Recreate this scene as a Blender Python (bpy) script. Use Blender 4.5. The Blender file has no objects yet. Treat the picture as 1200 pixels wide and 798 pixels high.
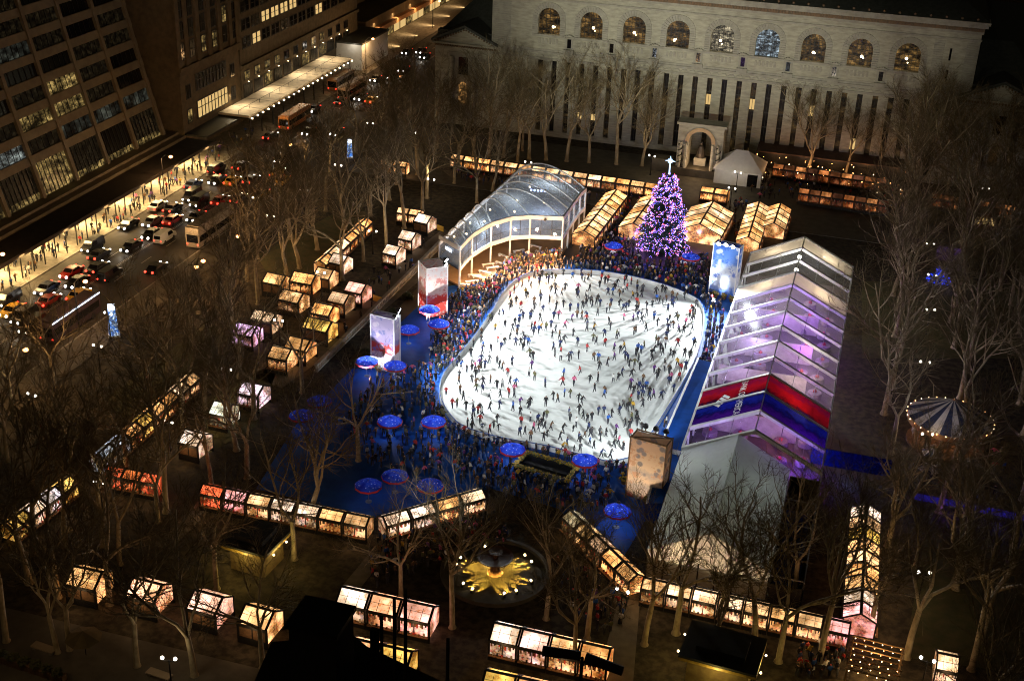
import bpy, bmesh, math, random
from mathutils import Vector, Matrix
from math import sin, cos, pi, radians

scene = bpy.context.scene
COL = scene.collection
RND = random.Random(7)
H_CAM = 85.0
FOC = 1506.17
YAW, TILT, ROLL = radians(-15.59586), radians(26.22045), radians(2.28131)

# ------------------------------------------------------------------ camera
_f = Vector((sin(YAW) * cos(TILT), cos(YAW) * cos(TILT), -sin(TILT)))
_r = Vector((cos(YAW), -sin(YAW), 0))
_u = _r.cross(_f)
CR = _r * cos(ROLL) + _u * sin(ROLL)
CU = -_r * sin(ROLL) + _u * cos(ROLL)
CF = _f

def at(px, py, z=0.0):
    """map point (metres) that the surveyed photograph shows at pixel px, py at height z"""
    d = CR * ((px - 600) / FOC) - CU * ((py - 399) / FOC) + CF
    t = (z - H_CAM) / d.z
    return Vector((d.x * t, d.y * t, z))

cam_data = bpy.data.cameras.new('camera')
cam = bpy.data.objects.new('camera', cam_data)
COL.objects.link(cam)
m3 = Matrix((CR, CU, -CF)).transposed()
cam.matrix_world = Matrix.Translation((0, 0, H_CAM)) @ m3.to_4x4()
cam_data.sensor_width = 36
cam_data.sensor_fit = 'HORIZONTAL'
cam_data.lens = 36 * FOC / 1200
cam_data.clip_start = 1
cam_data.clip_end = 4000
scene.camera = cam
scene.view_settings.view_transform = 'Standard'
scene.view_settings.look = 'None'
scene.view_settings.gamma = 1
scene.view_settings.exposure = 0
scene.render.engine = 'CYCLES'
scene.cycles.use_denoising = True
scene.cycles.filter_width = 1.05
scene.cycles.max_bounces = 6
scene.cycles.diffuse_bounces = 2
scene.cycles.glossy_bounces = 3
scene.cycles.transparent_max_bounces = 16
scene.cycles.sample_clamp_indirect = 4.0
scene.cycles.caustics_reflective = False
scene.cycles.caustics_refractive = False

# ------------------------------------------------------------------ mesh builder
class MB:
    def __init__(self):
        self.v = []; self.f = []; self.m = []
    def add(self, vs, fs, m=0):
        b = len(self.v)
        self.v.extend([tuple(v) for v in vs])
        for f in fs:
            self.f.append([b + i for i in f]); self.m.append(m)
    def box(self, c, s, m=0, rz=0.0, taper=1.0):
        x, y, z = s[0] / 2, s[1] / 2, s[2] / 2
        cr, sr = cos(rz), sin(rz)
        vs = []
        for dz, k in ((-z, 1.0), (z, taper)):
            for dx, dy in ((-x, -y), (x, -y), (x, y), (-x, y)):
                dx *= k; dy *= k
                vs.append((c[0] + dx * cr - dy * sr, c[1] + dx * sr + dy * cr, c[2] + dz))
        self.add(vs, [(3, 2, 1, 0), (4, 5, 6, 7), (0, 1, 5, 4), (1, 2, 6, 5), (2, 3, 7, 6), (3, 0, 4, 7)], m)
    def b(self, x0, x1, y0, y1, z0, z1, m=0):
        self.box(((x0 + x1) / 2, (y0 + y1) / 2, (z0 + z1) / 2), (abs(x1 - x0), abs(y1 - y0), abs(z1 - z0)), m)
    def quad(self, a, b, c, d, m=0):
        self.add([a, b, c, d], [(0, 1, 2, 3)], m)
    def slab(self, a, b, c, d, t, m=0):
        """quad with thickness t along its normal (both sides)"""
        a, b, c, d = map(Vector, (a, b, c, d))
        n = (b - a).cross(d - a).normalized() * (t / 2)
        vs = [a - n, b - n, c - n, d - n, a + n, b + n, c + n, d + n]
        self.add(vs, [(3, 2, 1, 0), (4, 5, 6, 7), (0, 1, 5, 4), (1, 2, 6, 5), (2, 3, 7, 6), (3, 0, 4, 7)], m)
    def prism(self, poly, z0, z1, m=0, mtop=None):
        n = len(poly)
        vs = [(p[0], p[1], z0) for p in poly] + [(p[0], p[1], z1) for p in poly]
        b = len(self.v)
        self.v.extend(vs)
        self.f.append([b + n + i for i in range(n)]); self.m.append(m if mtop is None else mtop)
        self.f.append([b + n - 1 - i for i in range(n)]); self.m.append(m)
        for i in range(n):
            j = (i + 1) % n
            self.f.append([b + i, b + j, b + n + j, b + n + i]); self.m.append(m)
    def bar(self, p, q, w, m=0, h=None):
        """square bar between two points"""
        self.tube([p, q], [w / 2 * 1.414, w / 2 * 1.414], 4, m, cap=True)
    def tube(self, pts, rad, n=6, m=0, cap=False):
        pts = [Vector(p) for p in pts]
        b = len(self.v)
        k = len(pts)
        up = None
        for i, p in enumerate(pts):
            t = (pts[min(i + 1, k - 1)] - pts[max(i - 1, 0)])
            if t.length < 1e-9: t = Vector((0, 0, 1))
            t.normalize()
            ref = Vector((0, 0, 1)) if abs(t.z) < 0.9 else Vector((1, 0, 0))
            if up is None or abs(up.dot(t)) > 0.95: up = ref
            a = t.cross(up).normalized(); c = a.cross(t); up = c
            for j in range(n):
                th = 2 * pi * (j + 0.5) / n
                self.v.append(tuple(p + (a * cos(th) + c * sin(th)) * rad[i]))
        for i in range(k - 1):
            for j in range(n):
                j2 = (j + 1) % n
                self.f.append([b + i * n + j, b + i * n + j2, b + (i + 1) * n + j2, b + (i + 1) * n + j]); self.m.append(m)
        if cap:
            self.f.append([b + n - 1 - j for j in range(n)]); self.m.append(m)
            self.f.append([b + (k - 1) * n + j for j in range(n)]); self.m.append(m)
    def lathe(self, prof, n=12, m=0, c=(0, 0, 0), mf=None):
        b = len(self.v)
        for r, z in prof:
            for j in range(n):
                th = 2 * pi * j / n
                self.v.append((c[0] + r * cos(th), c[1] + r * sin(th), c[2] + z))
        for i in range(len(prof) - 1):
            for j in range(n):
                j2 = (j + 1) % n
                self.f.append([b + i * n + j, b + i * n + j2, b + (i + 1) * n + j2, b + (i + 1) * n + j])
                self.m.append(mf(i, j) if mf else m)
    def ball(self, c, r, n=8, m=0, sz=1.0):
        k = max(3, n // 2)
        self.lathe([(r * sin(pi * i / k) + 1e-4, -r * sz * cos(pi * i / k)) for i in range(k + 1)], n, m, c)
    def build(self, name, mats, parent=None, smooth=False):
        me = bpy.data.meshes.new(name)
        me.from_pydata(self.v, [], self.f)
        if not isinstance(mats, (list, tuple)): mats = [mats]
        for mt in mats: me.materials.append(mt)
        me.polygons.foreach_set('material_index', self.m)
        if smooth: me.polygons.foreach_set('use_smooth', [True] * len(self.f))
        me.update()
        o = bpy.data.objects.new(name, me)
        COL.objects.link(o)
        if parent is not None: o.parent = parent
        return o

def thing(name, label, cat, loc=(0, 0, 0), rz=0.0, group=None):
    o = bpy.data.objects.new(name, None)
    o.empty_display_size = 0.3
    COL.objects.link(o)
    o.location = loc; o.rotation_euler = (0, 0, rz)
    o['label'] = label; o['category'] = cat
    if group: o['group'] = group
    return o
def tag(o, label, cat, group=None, kind=None):
    o['label'] = label; o['category'] = cat
    if group: o['group'] = group
    if kind: o['kind'] = kind
    return o
def struct(o, label=None, cat=None):
    o['kind'] = 'structure'
    if label: o['label'] = label
    if cat: o['category'] = cat
    return o
def dup(root, loc, rz=0.0, label=None, group=None, scale=None, color=None):
    r = root.copy(); COL.objects.link(r)
    r.location = loc; r.rotation_euler = (0, 0, rz)
    if scale is not None: r.scale = (scale, scale, scale) if not hasattr(scale, '__len__') else scale
    if label: r['label'] = label
    if group: r['group'] = group
    for ch in list(root.children):
        c = ch.copy(); COL.objects.link(c); c.parent = r
        if color is not None: c.color = color
        for g in ch.children:
            d = g.copy(); COL.objects.link(d); d.parent = c
            if color is not None: d.color = color
    if color is not None: r.color = color
    return r
ORD = ['first', 'second', 'third', 'fourth', 'fifth', 'sixth', 'seventh', 'eighth', 'ninth', 'tenth', 'eleventh', 'twelfth',
       'thirteenth', 'fourteenth', 'fifteenth', 'sixteenth', 'seventeenth', 'eighteenth', 'nineteenth', 'twentieth',
       'twenty-first', 'twenty-second', 'twenty-third', 'twenty-fourth', 'twenty-fifth', 'twenty-sixth', 'twenty-seventh', 'twenty-eighth']

# ------------------------------------------------------------------ materials
def new_mat(name):
    m = bpy.data.materials.new(name); m.use_nodes = True
    nt = m.node_tree
    for n in list(nt.nodes): nt.nodes.remove(n)
    out = nt.nodes.new('ShaderNodeOutputMaterial')
    return m, nt, out
def N(nt, typ, **kw):
    n = nt.nodes.new(typ)
    for k, v in kw.items():
        if k.startswith('i_'): n.inputs[k[2:].replace('_', ' ')].default_value = v
        else: setattr(n, k, v)
    return n
def ramp(nt, fac, stops, interp='LINEAR'):
    r = N(nt, 'ShaderNodeValToRGB')
    cr = r.color_ramp; cr.interpolation = interp
    while len(cr.elements) > len(stops): cr.elements.remove(cr.elements[-1])
    while len(cr.elements) < len(stops): cr.elements.new(0.5)
    for e, (p, c) in zip(cr.elements, stops):
        e.position = p; e.color = tuple(c) + (1,) if len(c) == 3 else c
    nt.links.new(fac, r.inputs[0])
    return r.outputs[0]
def coords(nt, kind='Object', scale=(1, 1, 1), rot=(0, 0, 0)):
    tc = N(nt, 'ShaderNodeTexCoord'); mp = N(nt, 'ShaderNodeMapping')
    mp.inputs['Scale'].default_value = scale; mp.inputs['Rotation'].default_value = rot
    nt.links.new(tc.outputs[kind], mp.inputs[0])
    return mp.outputs[0]
def noise(nt, vec, scale, detail=4, rough=0.6):
    n = N(nt, 'ShaderNodeTexNoise'); n.inputs['Scale'].default_value = scale
    n.inputs['Detail'].default_value = detail; n.inputs['Roughness'].default_value = rough
    nt.links.new(vec, n.inputs['Vector'])
    return n
def mixc(nt, fac, a, b, mode='MIX'):
    x = N(nt, 'ShaderNodeMix', data_type='RGBA', blend_type=mode)
    for sock, val in ((0, fac), (6, a), (7, b)):
        if hasattr(val, 'is_linked') or hasattr(val, 'links'): nt.links.new(val, x.inputs[sock])
        else: x.inputs[sock].default_value = val if sock == 0 else (tuple(val) + (1,) if len(val) == 3 else val)
    return x.outputs[2]
def math_n(nt, op, a, b=None):
    x = N(nt, 'ShaderNodeMath', operation=op)
    for i, val in enumerate((a, b)):
        if val is None: continue
        if hasattr(val, 'links'): nt.links.new(val, x.inputs[i])
        else: x.inputs[i].default_value = val
    return x.outputs[0]
def mat(name, c1, c2=None, rough=0.7, scale=1.0, metal=0.0, bump=0.0, lo=0.35, hi=0.65, obj=False, stretch=(1, 1, 1), spec=.5):
    m, nt, out = new_mat(name)
    p = N(nt, 'ShaderNodeBsdfPrincipled'); p.inputs['Roughness'].default_value = rough; p.inputs['Metallic'].default_value = metal; p.inputs['Specular IOR Level'].default_value = spec
    vec = coords(nt, 'Object', stretch)
    n = noise(nt, vec, scale)
    c2 = c2 or tuple(x * 0.7 for x in c1)
    col = ramp(nt, n.outputs[0], [(lo, c1), (hi, c2)])
    if obj:
        oi = N(nt, 'ShaderNodeObjectInfo')
        col = mixc(nt, 1.0, col, oi.outputs['Color'], 'MULTIPLY')
    nt.links.new(col, p.inputs['Base Color'])
    if bump:
        b = N(nt, 'ShaderNodeBump'); b.inputs['Strength'].default_value = bump
        nt.links.new(n.outputs[0], b.inputs['Height']); nt.links.new(b.outputs[0], p.inputs['Normal'])
    nt.links.new(p.outputs[0], out.inputs[0])
    return m
def emit(name, c, s, sample=True, obj=False):
    m, nt, out = new_mat(name)
    e = N(nt, 'ShaderNodeEmission'); e.inputs[0].default_value = tuple(c) + (1,); e.inputs[1].default_value = s
    if obj:
        oi = N(nt, 'ShaderNodeObjectInfo'); nt.links.new(oi.outputs['Color'], e.inputs[0])
    nt.links.new(e.outputs[0], out.inputs[0])
    if not sample: m.cycles.emission_sampling = 'NONE'
    return m
def lit_pane(name, strength, scale=2.2, goods=0.5, base=None, contrast=(0.35, 1.1)):
    """lit glass of a shop: the object colour tints it, its contents show as clumps of colour"""
    m, nt, out = new_mat(name)
    oi = N(nt, 'ShaderNodeObjectInfo')
    tc = N(nt, 'ShaderNodeTexCoord')
    off = N(nt, 'ShaderNodeVectorMath', operation='MULTIPLY_ADD')
    cmb = N(nt, 'ShaderNodeCombineXYZ')
    for i in range(3): nt.links.new(oi.outputs['Random'], cmb.inputs[i])
    off.inputs[1].default_value = (37, 91, 53)
    nt.links.new(cmb.outputs[0], off.inputs[0]); nt.links.new(tc.outputs['Object'], off.inputs[2])
    n0 = noise(nt, off.outputs[0], 0.55, 1, 0.5)
    n2 = noise(nt, off.outputs[0], scale * 2.2, 3, 0.7)
    vo = N(nt, 'ShaderNodeTexVoronoi'); vo.inputs['Scale'].default_value = scale * 3.0; nt.links.new(off.outputs[0], vo.inputs['Vector'])
    tint = oi.outputs['Color']
    cell = N(nt, 'ShaderNodeSeparateColor'); nt.links.new(vo.outputs['Color'], cell.inputs[0])
    hue = ramp(nt, cell.outputs[0], [(0.0, (0.35, 0.13, 0.05)), (0.22, (1.0, 0.7, 0.4)), (0.55, (0.95, 0.14, 0.06)), (0.64, (1.0, 0.75, 0.5)), (0.84, (0.15, 0.07, 0.03)), (0.93, (1.2, 1.2, 1.1))], 'CONSTANT')
    warm = mixc(nt, goods, tint, mixc(nt, 1.0, hue, tint, 'MULTIPLY'))
    c0, c1 = contrast
    lum = ramp(nt, n0.outputs[0], [(0.30, (c0,) * 3), (0.68, (c1,) * 3)])
    spk = ramp(nt, n2.outputs[0], [(0.36, (.74, .5, .3)), (0.50, (1, 1, 1))])
    col = mixc(nt, 1.0, mixc(nt, 1.0, warm, lum, 'MULTIPLY'), spk, 'MULTIPLY')
    hot = ramp(nt, n0.outputs[0], [(0.46, (0, 0, 0)), (0.68, (.85, .95, 1.3))])
    col = mixc(nt, 1.0, col, mixc(nt, 1.0, hot, tint, 'MULTIPLY'), 'ADD')
    st = math_n(nt, 'MULTIPLY_ADD', oi.outputs['Random'], 0.7 * strength)
    st.node.inputs[2].default_value = 0.65 * strength
    e = N(nt, 'ShaderNodeEmission'); nt.links.new(col, e.inputs[0]); nt.links.new(st, e.inputs[1])
    g = N(nt, 'ShaderNodeBsdfPrincipled'); g.inputs['Base Color'].default_value = (0.03, 0.03, 0.03, 1); g.inputs['Roughness'].default_value = 0.15
    ad = N(nt, 'ShaderNodeAddShader'); nt.links.new(e.outputs[0], ad.inputs[0]); nt.links.new(g.outputs[0], ad.inputs[1])
    nt.links.new(ad.outputs[0], out.inputs[0])
    return m
def film(name, tint, transp=0.6, diff=0.3, rough=0.1):
    """clear or frosted sheet: part see-through, part scattering, part shiny"""
    m, nt, out = new_mat(name)
    t = N(nt, 'ShaderNodeBsdfTransparent'); t.inputs[0].default_value = (0.95, 0.97, 0.97, 1)
    d = N(nt, 'ShaderNodeBsdfTranslucent'); d.inputs[0].default_value = tuple(tint) + (1,)
    d2 = N(nt, 'ShaderNodeBsdfDiffuse'); d2.inputs[0].default_value = tuple(tint) + (1,)
    g = N(nt, 'ShaderNodeBsdfGlossy'); g.inputs[1].default_value = rough; g.inputs[0].default_value = (0.7, 0.7, 0.7, 1)
    m1 = N(nt, 'ShaderNodeMixShader'); m1.inputs[0].default_value = 0.5
    nt.links.new(d.outputs[0], m1.inputs[1]); nt.links.new(d2.outputs[0], m1.inputs[2])
    m2 = N(nt, 'ShaderNodeMixShader')
    n = noise(nt, coords(nt, 'Object'), 1.3, 3)
    fac = ramp(nt, n.outputs[0], [(0.3, (max(0, 1 - transp - 0.08),) * 3), (0.7, (1 - transp + 0.05,) * 3)])
    nt.links.new(fac, m2.inputs[0])
    nt.links.new(t.outputs[0], m2.inputs[1]); nt.links.new(m1.outputs[0], m2.inputs[2])
    m3_ = N(nt, 'ShaderNodeMixShader'); m3_.inputs[0].default_value = 0.06
    nt.links.new(m2.outputs[0], m3_.inputs[1]); nt.links.new(g.outputs[0], m3_.inputs[2])
    nt.links.new(m3_.outputs[0], out.inputs[0])
    return m
def light(name, typ, loc, power, color=(1, 0.8, 0.55), parent=None, aim=None, size=None, spot=None, blend=0.3, radius=0.1, shape=None):
    d = bpy.data.lights.new(name, typ); d.energy = power; d.color = color
    o = bpy.data.objects.new(name, d); COL.objects.link(o); o.location = loc
    if typ in ('POINT', 'SPOT'): d.shadow_soft_size = radius
    if typ == 'SPOT': d.spot_size = spot; d.spot_blend = blend
    if typ == 'AREA':
        d.shape = 'RECTANGLE'; d.size = size[0]; d.size_y = size[1]
    if aim is not None:
        o.rotation_euler = (Vector(aim) - Vector(loc)).to_track_quat('-Z', 'Y').to_euler()
    if parent is not None: o.parent = parent
    return o
M = {}
# ================================================================== materials
M['ground'] = mat('park_gravel', (0.06, 0.046, 0.026), (0.016, 0.012, 0.007), 0.95, 1.1, bump=0.3, lo=.4, hi=.6)
M['terrace'] = mat('terrace_stone', (0.09, 0.08, 0.06), (0.05, 0.044, 0.034), 0.7, 0.6)
M['asphalt'] = mat('asphalt', (0.055, 0.045, 0.035), (0.035, 0.03, 0.025), 0.75, 0.8)
M['walk'] = mat('pavement', (0.30, 0.27, 0.22), (0.17, 0.15, 0.12), 0.75, 0.9)
M['kerb'] = mat('kerb_stone', (0.28, 0.26, 0.23), None, 0.8, 2)
M['paint'] = mat('road_paint', (0.55, 0.5, 0.4), (0.25, 0.23, 0.19), 0.7, 3)
M['lawn'] = mat('winter_grass', (0.05, 0.055, 0.018), (0.09, 0.075, 0.03), 0.95, 0.7, bump=0.2)
M['plaza'] = mat('plaza_asphalt', (0.045, 0.047, 0.055), (0.03, 0.032, 0.04), 0.6, 0.6)
M['deck'] = mat('blue_deck', (0.009, 0.092, 0.42), (0.006, 0.06, 0.29), 0.6, 0.5, spec=.25)
M['stone'] = mat('library_marble', (0.46, 0.45, 0.37), (0.30, 0.29, 0.24), 0.8, 0.9, stretch=(.6, 1, 2.2))
M['stone_trim'] = mat('library_trim', (0.38, 0.37, 0.32), (0.28, 0.27, 0.24), 0.8, 0.8)
M['rust_trim'] = mat('copper_cheneau', (0.22, 0.13, 0.07), (0.12, 0.09, 0.06), 0.7, 1.2)
M['slate'] = mat('slate_roof', (0.055, 0.06, 0.055), (0.03, 0.035, 0.03), 0.6, 1.5)
M['darkmetal'] = mat('dark_metal', (0.02, 0.02, 0.02), (0.012, 0.012, 0.012), 0.5, 3, metal=0.3)
M['blackglass'] = mat('black_glass', (0.008, 0.008, 0.01), None, 0.1, 1)
M['travertine'] = mat('tower_travertine', (0.21, 0.175, 0.115), (0.15, 0.12, 0.08), 0.7, 0.5)
M['brickdark'] = mat('brown_masonry', (0.15, 0.11, 0.06), (0.09, 0.068, 0.04), 0.85, 0.7)
M['brick2'] = mat('grey_masonry', (0.16, 0.13, 0.085), (0.10, 0.08, 0.052), 0.85, 0.9)
M['white'] = mat('white_paint', (0.78, 0.8, 0.8), (0.7, 0.72, 0.72), 0.45, 1)
M['wood'] = mat('stall_timber', (0.16, 0.09, 0.04), (0.09, 0.05, 0.025), 0.8, 4)
M['tin'] = mat('grey_tin', (0.3, 0.31, 0.33), (0.2, 0.21, 0.22), 0.4, 1.5, metal=0.4)
M['black'] = mat('black_roof', (0.012, 0.012, 0.012), (0.02, 0.019, 0.018), 0.9, 0.8)

def office_glass(name, col, strength, obj=False, scale=0.9, dark=0.0):
    m, nt, out = new_mat(name)
    oi = N(nt, 'ShaderNodeObjectInfo')
    tc = N(nt, 'ShaderNodeTexCoord')
    ma = N(nt, 'ShaderNodeVectorMath', operation='MULTIPLY_ADD'); ma.inputs[1].default_value = (57, 31, 77)
    cx = N(nt, 'ShaderNodeCombineXYZ')
    for i in range(3): nt.links.new(oi.outputs['Random'], cx.inputs[i])
    nt.links.new(cx.outputs[0], ma.inputs[0]); nt.links.new(tc.outputs['Object'], ma.inputs[2])
    mp = N(nt, 'ShaderNodeMapping'); mp.inputs['Scale'].default_value = (1, 1, 1.6); nt.links.new(ma.outputs[0], mp.inputs[0])
    n1 = noise(nt, mp.outputs[0], scale, 4, 0.75)
    lum = ramp(nt, n1.outputs[0], [(0.42 + dark * .8, (0.01,) * 3), (0.54 + dark, (0.22,) * 3), (0.68 + dark * .6, (1.0,) * 3)])
    c = mixc(nt, 1.0, lum, col, 'MULTIPLY')
    p = N(nt, 'ShaderNodeBsdfPrincipled'); p.inputs['Base Color'].default_value = (0.01, 0.01, 0.012, 1); p.inputs['Roughness'].default_value = 0.25; p.inputs['Specular IOR Level'].default_value = 0.12
    nt.links.new(c, p.inputs['Emission Color']); p.inputs['Emission Strength'].default_value = strength
    nt.links.new(p.outputs[0], out.inputs[0]); m.cycles.emission_sampling = 'NONE'
    return m
M['win_dark'] = M['blackglass']
M['win_dim'] = office_glass('office_glass_dim', (0.5, 0.36, 0.16), 0.05)
M['win_lit'] = office_glass('office_glass_lit', (1.0, 0.68, 0.22), 0.6, scale=0.5)
M['win_cool'] = office_glass('office_glass_cool', (0.42, 0.46, 0.36), 0.16, scale=0.25)
M['win_bright'] = emit('window_bright', (1.0, 0.66, 0.25), 0.75, False)
M['win_white'] = office_glass('office_glass_white', (0.7, 0.8, 0.75), 0.6, scale=0.5)
M['bulb'] = emit('bulb_warm', (1.0, 0.75, 0.42), 9, False)
M['bulb_white'] = emit('globe_white', (1.0, 0.9, 0.74), 9, False)
M['bulb_orange'] = emit('sodium_lamp', (1.0, 0.42, 0.14), 10, False)
M['led'] = emit('led_white', (0.75, 0.85, 1.0), 3.5, False)

# ================================================================== ground, road, pavements
g = MB(); g.quad((-900, -60, 0), (700, -60, 0), (700, 1500, 0), (-900, 1500, 0))
struct(g.build('ground', M['ground']), 'dark gravel ground of the park and the city blocks', 'ground')
XR0, XR1 = -124.6, -106.4      # roadway of the cross street (runs along y)
g = MB(); g.quad((XR0, -40, 0.004), (XR1, -40, 0.004), (XR1, 640, 0.004), (XR0, 640, 0.004))
struct(g.build('road', M['asphalt']))
g = MB(); g.b(-160, XR0 - 0.3, -40, 640, -0.2, 0.13)
struct(g.build('pavement', M['walk']))
g = MB(); g.b(XR1 + 0.3, -101, -40, 640, -0.2, 0.12)
struct(g.build('pavement', mat('park_pavement', (0.10, 0.085, 0.06), (0.06, 0.05, 0.04), 0.8, 0.7)))
g = MB(); g.b(XR0 - 0.3, XR0, -40, 640, -0.2, 0.135); g.b(XR1, XR1 + 0.3, -40, 640, -0.2, 0.125)
struct(g.build('kerb', M['kerb']))
g = MB()
for xl in (-118.6, -112.4):
    y = 60
    while y < 420:
        g.quad((xl - 0.08, y, 0.009), (xl + 0.08, y, 0.009), (xl + 0.08, y + 3.2, 0.009), (xl - 0.08, y + 3.2, 0.009)); y += 8
for xl in (-115.65, -115.35):
    g.quad((xl - 0.07, 60, 0.009), (xl + 0.07, 60, 0.009), (xl + 0.07, 470, 0.009), (xl - 0.07, 470, 0.009))
struct(g.build('road_markings', M['paint']))

# avenue in front of the park (bottom edge of the picture)
g = MB(); g.quad((XR1 + 6, 46, 0.004), (160, 46, 0.004), (160, 76, 0.004), (XR1 + 6, 76, 0.004))
struct(g.build('avenue_road', M['asphalt']))
g = MB(); g.b(-100, 160, 76.3, 88, -0.2, 0.12)
struct(g.build('avenue_pavement', mat('avenue_paving', (0.11, 0.095, 0.07), (0.075, 0.065, 0.05), 0.8, 0.6)))

# terrace in front of the library, plaza round the tree, deck round the rink
g = MB(); g.b(-100, 70, 228, 262, -0.2, 0.10)
struct(g.build('terrace_paving', M['terrace']))
def flat(name, poly, z, m, thick=0.3):
    b = MB(); b.prism([(p[0], p[1]) for p in poly], z - thick, z, 0)
    return struct(b.build(name, m))
plz = [at(*p) for p in ((560, 300), (640, 290), (672, 286), (690, 262), (735, 215), (905, 240), (890, 300), (862, 345), (700, 345), (600, 345))]
flat('plaza_paving', plz, 0.02, M['plaza'])
DECK = [at(*p) for p in ((600, 316), (660, 306), (700, 304), (760, 310), (835, 325), (868, 338), (842, 410), (800, 500), (768, 590), (725, 662),
                         (690, 640), (655, 596), (575, 572), (440, 606), (300, 573), (345, 500), (405, 440), (470, 378), (512, 338), (560, 330))]
flat('rink_deck', DECK, 0.04, M['deck'])

# lawn beds left and right
for pl in (((120, 470), (240, 380), (270, 395), (160, 500)), ((300, 300), (420, 235), (440, 270), (330, 345)), ((240, 470), (330, 420), (300, 500), (230, 540))):
    flat('lawn', [at(*p) for p in pl], 0.03, M['lawn'])
flat('lawn', [at(*p) for p in ((1010, 330), (1200, 330), (1200, 420), (1010, 420))], 0.03, M['lawn'])
flat('lawn', [at(*p) for p in ((1085, 620), (1200, 640), (1200, 790), (1060, 770))], 0.03, M['lawn'])
pathm = mat('path_paving', (0.15, 0.125, 0.09), (0.10, 0.085, 0.06), 0.8, 0.8)
flat('path', [at(*p) for p in ((180, 640), (232, 588), (252, 592), (200, 644))], 0.03, pathm)
flat('path', [at(*p) for p in ((398, 690), (440, 640), (460, 642), (418, 694))], 0.03, pathm)
flat('path', [at(*p) for p in ((290, 440), (520, 268), (545, 285), (400, 405), (330, 455))], 0.03, mat('market_paving', (0.15, 0.125, 0.09), (0.10, 0.085, 0.06), 0.8, 0.8))
flat('path', [at(*p) for p in ((700, 798), (725, 700), (750, 705), (742, 798))], 0.03, pathm)

# ================================================================== glass office tower (left): sweeping base
TX0, TK = -136.0, 0.285
def tx(z): return TX0 - TK * (z - 4) + 0.0011 * (z - 4) ** 2
tower = thing('office_tower', 'pale stone office tower with sloping gridded facade and dark windows', 'office building', (-136, 181, 0))
def T(x, y, z): return (x + 136, y - 181, z)
PY = [141, 151, 161, 171, 181, 191, 201, 211, 221]
FLOORS = [12.4 + 3.85 * i for i in range(9)]           # sill heights of the office floors
body = MB()
zs = [0, 4.2, 8, 12, 16, 20, 25, 30, 36, 42, 50]
for y0, y1 in ((139, 222),):
    for za, zb in zip(zs[:-1], zs[1:]):
        xa, xb = tx(max(za, 4.2)) - 0.55, tx(zb) - 0.55
        body.add([T(xa, y0, za), T(xa, y1, za), T(xb, y1, zb), T(xb, y0, zb), T(-175, y0, za), T(-175, y1, za), T(-175, y1, zb), T(-175, y0, zb)],
                 [(0, 1, 2, 3), (1, 5, 6, 2), (0, 3, 7, 4)], 0)
body.quad(T(tx(50) - .55, 139, 50), T(tx(50) - .55, 222, 50), T(-175, 222, 50), T(-175, 139, 50))
body.build('wall', M['blackglass'], tower)
for y in PY:
    pier = MB()
    for za, zb in zip(zs[1:-1], zs[2:]):
        for w, d0, d1 in ((0.42, -0.6, 0.35),):
            a = [T(tx(za) + d1, y - w, za), T(tx(za) + d1, y + w, za), T(tx(zb) + d1, y + w, zb), T(tx(zb) + d1, y - w, zb)]
            c = [T(tx(za) + d0, y - w, za), T(tx(za) + d0, y + w, za), T(tx(zb) + d0, y + w, zb), T(tx(zb) + d0, y - w, zb)]
            pier.add(a + c, [(0, 1, 2, 3), (0, 3, 7, 4), (1, 5, 6, 2)], 0)
    pier.build('pier', M['travertine'], tower)
def slant(mb, y0, y1, z0, z1, off, m=0):
    mb.add([T(tx(z0) + off, y0, z0), T(tx(z0) + off, y1, z0), T(tx(z1) + off, y1, z1), T(tx(z1) + off, y0, z1),
            T(tx(z0) + off - .5, y0, z0), T(tx(z0) + off - .5, y1, z0), T(tx(z1) + off - .5, y1, z1), T(tx(z1) + off - .5, y0, z1)],
           [(0, 1, 2, 3), (3, 2, 6, 7), (0, 4, 5, 1)], m)
for z in FLOORS:
    sp = MB(); slant(sp, 139, 222, z - 1.5, z, 0.05); sp.build('spandrel', M['travertine'], tower)
led = MB(); led.b(3.2, -1.2, -42, 42.6, 4.0, 4.7); led.b(1.6, -1.2, -42, 42.6, 4.7, 5.2)
led.build('ledge', M['travertine'], tower)
lit_spec = {(7, 4): 'win_dim', (6, 6): 'win_lit', (7, 6): 'win_lit', (4, 4): 'win_cool', (5, 5): 'win_dim', (5, 1): 'win_lit', (6, 2): 'win_dim',
            (4, 1): 'win_lit', (5, 0): 'win_cool', (6, 0): 'win_cool', (7, 0): 'win_cool', (4, 0): 'win_dim', (3, 0): 'win_white', (7, 3): 'win_dim', (6, 3): 'win_dim',
            (5, 2): 'win_lit', (4, 2): 'win_dim', (6, 1): 'win_dim', (3, 3): 'win_dim', (4, 5): 'win_dim', (3, 5): 'win_white', (3, 1): 'win_dim', (5, 7): 'win_dim', (6, 7): 'win_dim', (7, 7): 'win_dim', (3, 6): 'win_white', (4, 6): 'win_dim'}
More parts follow.
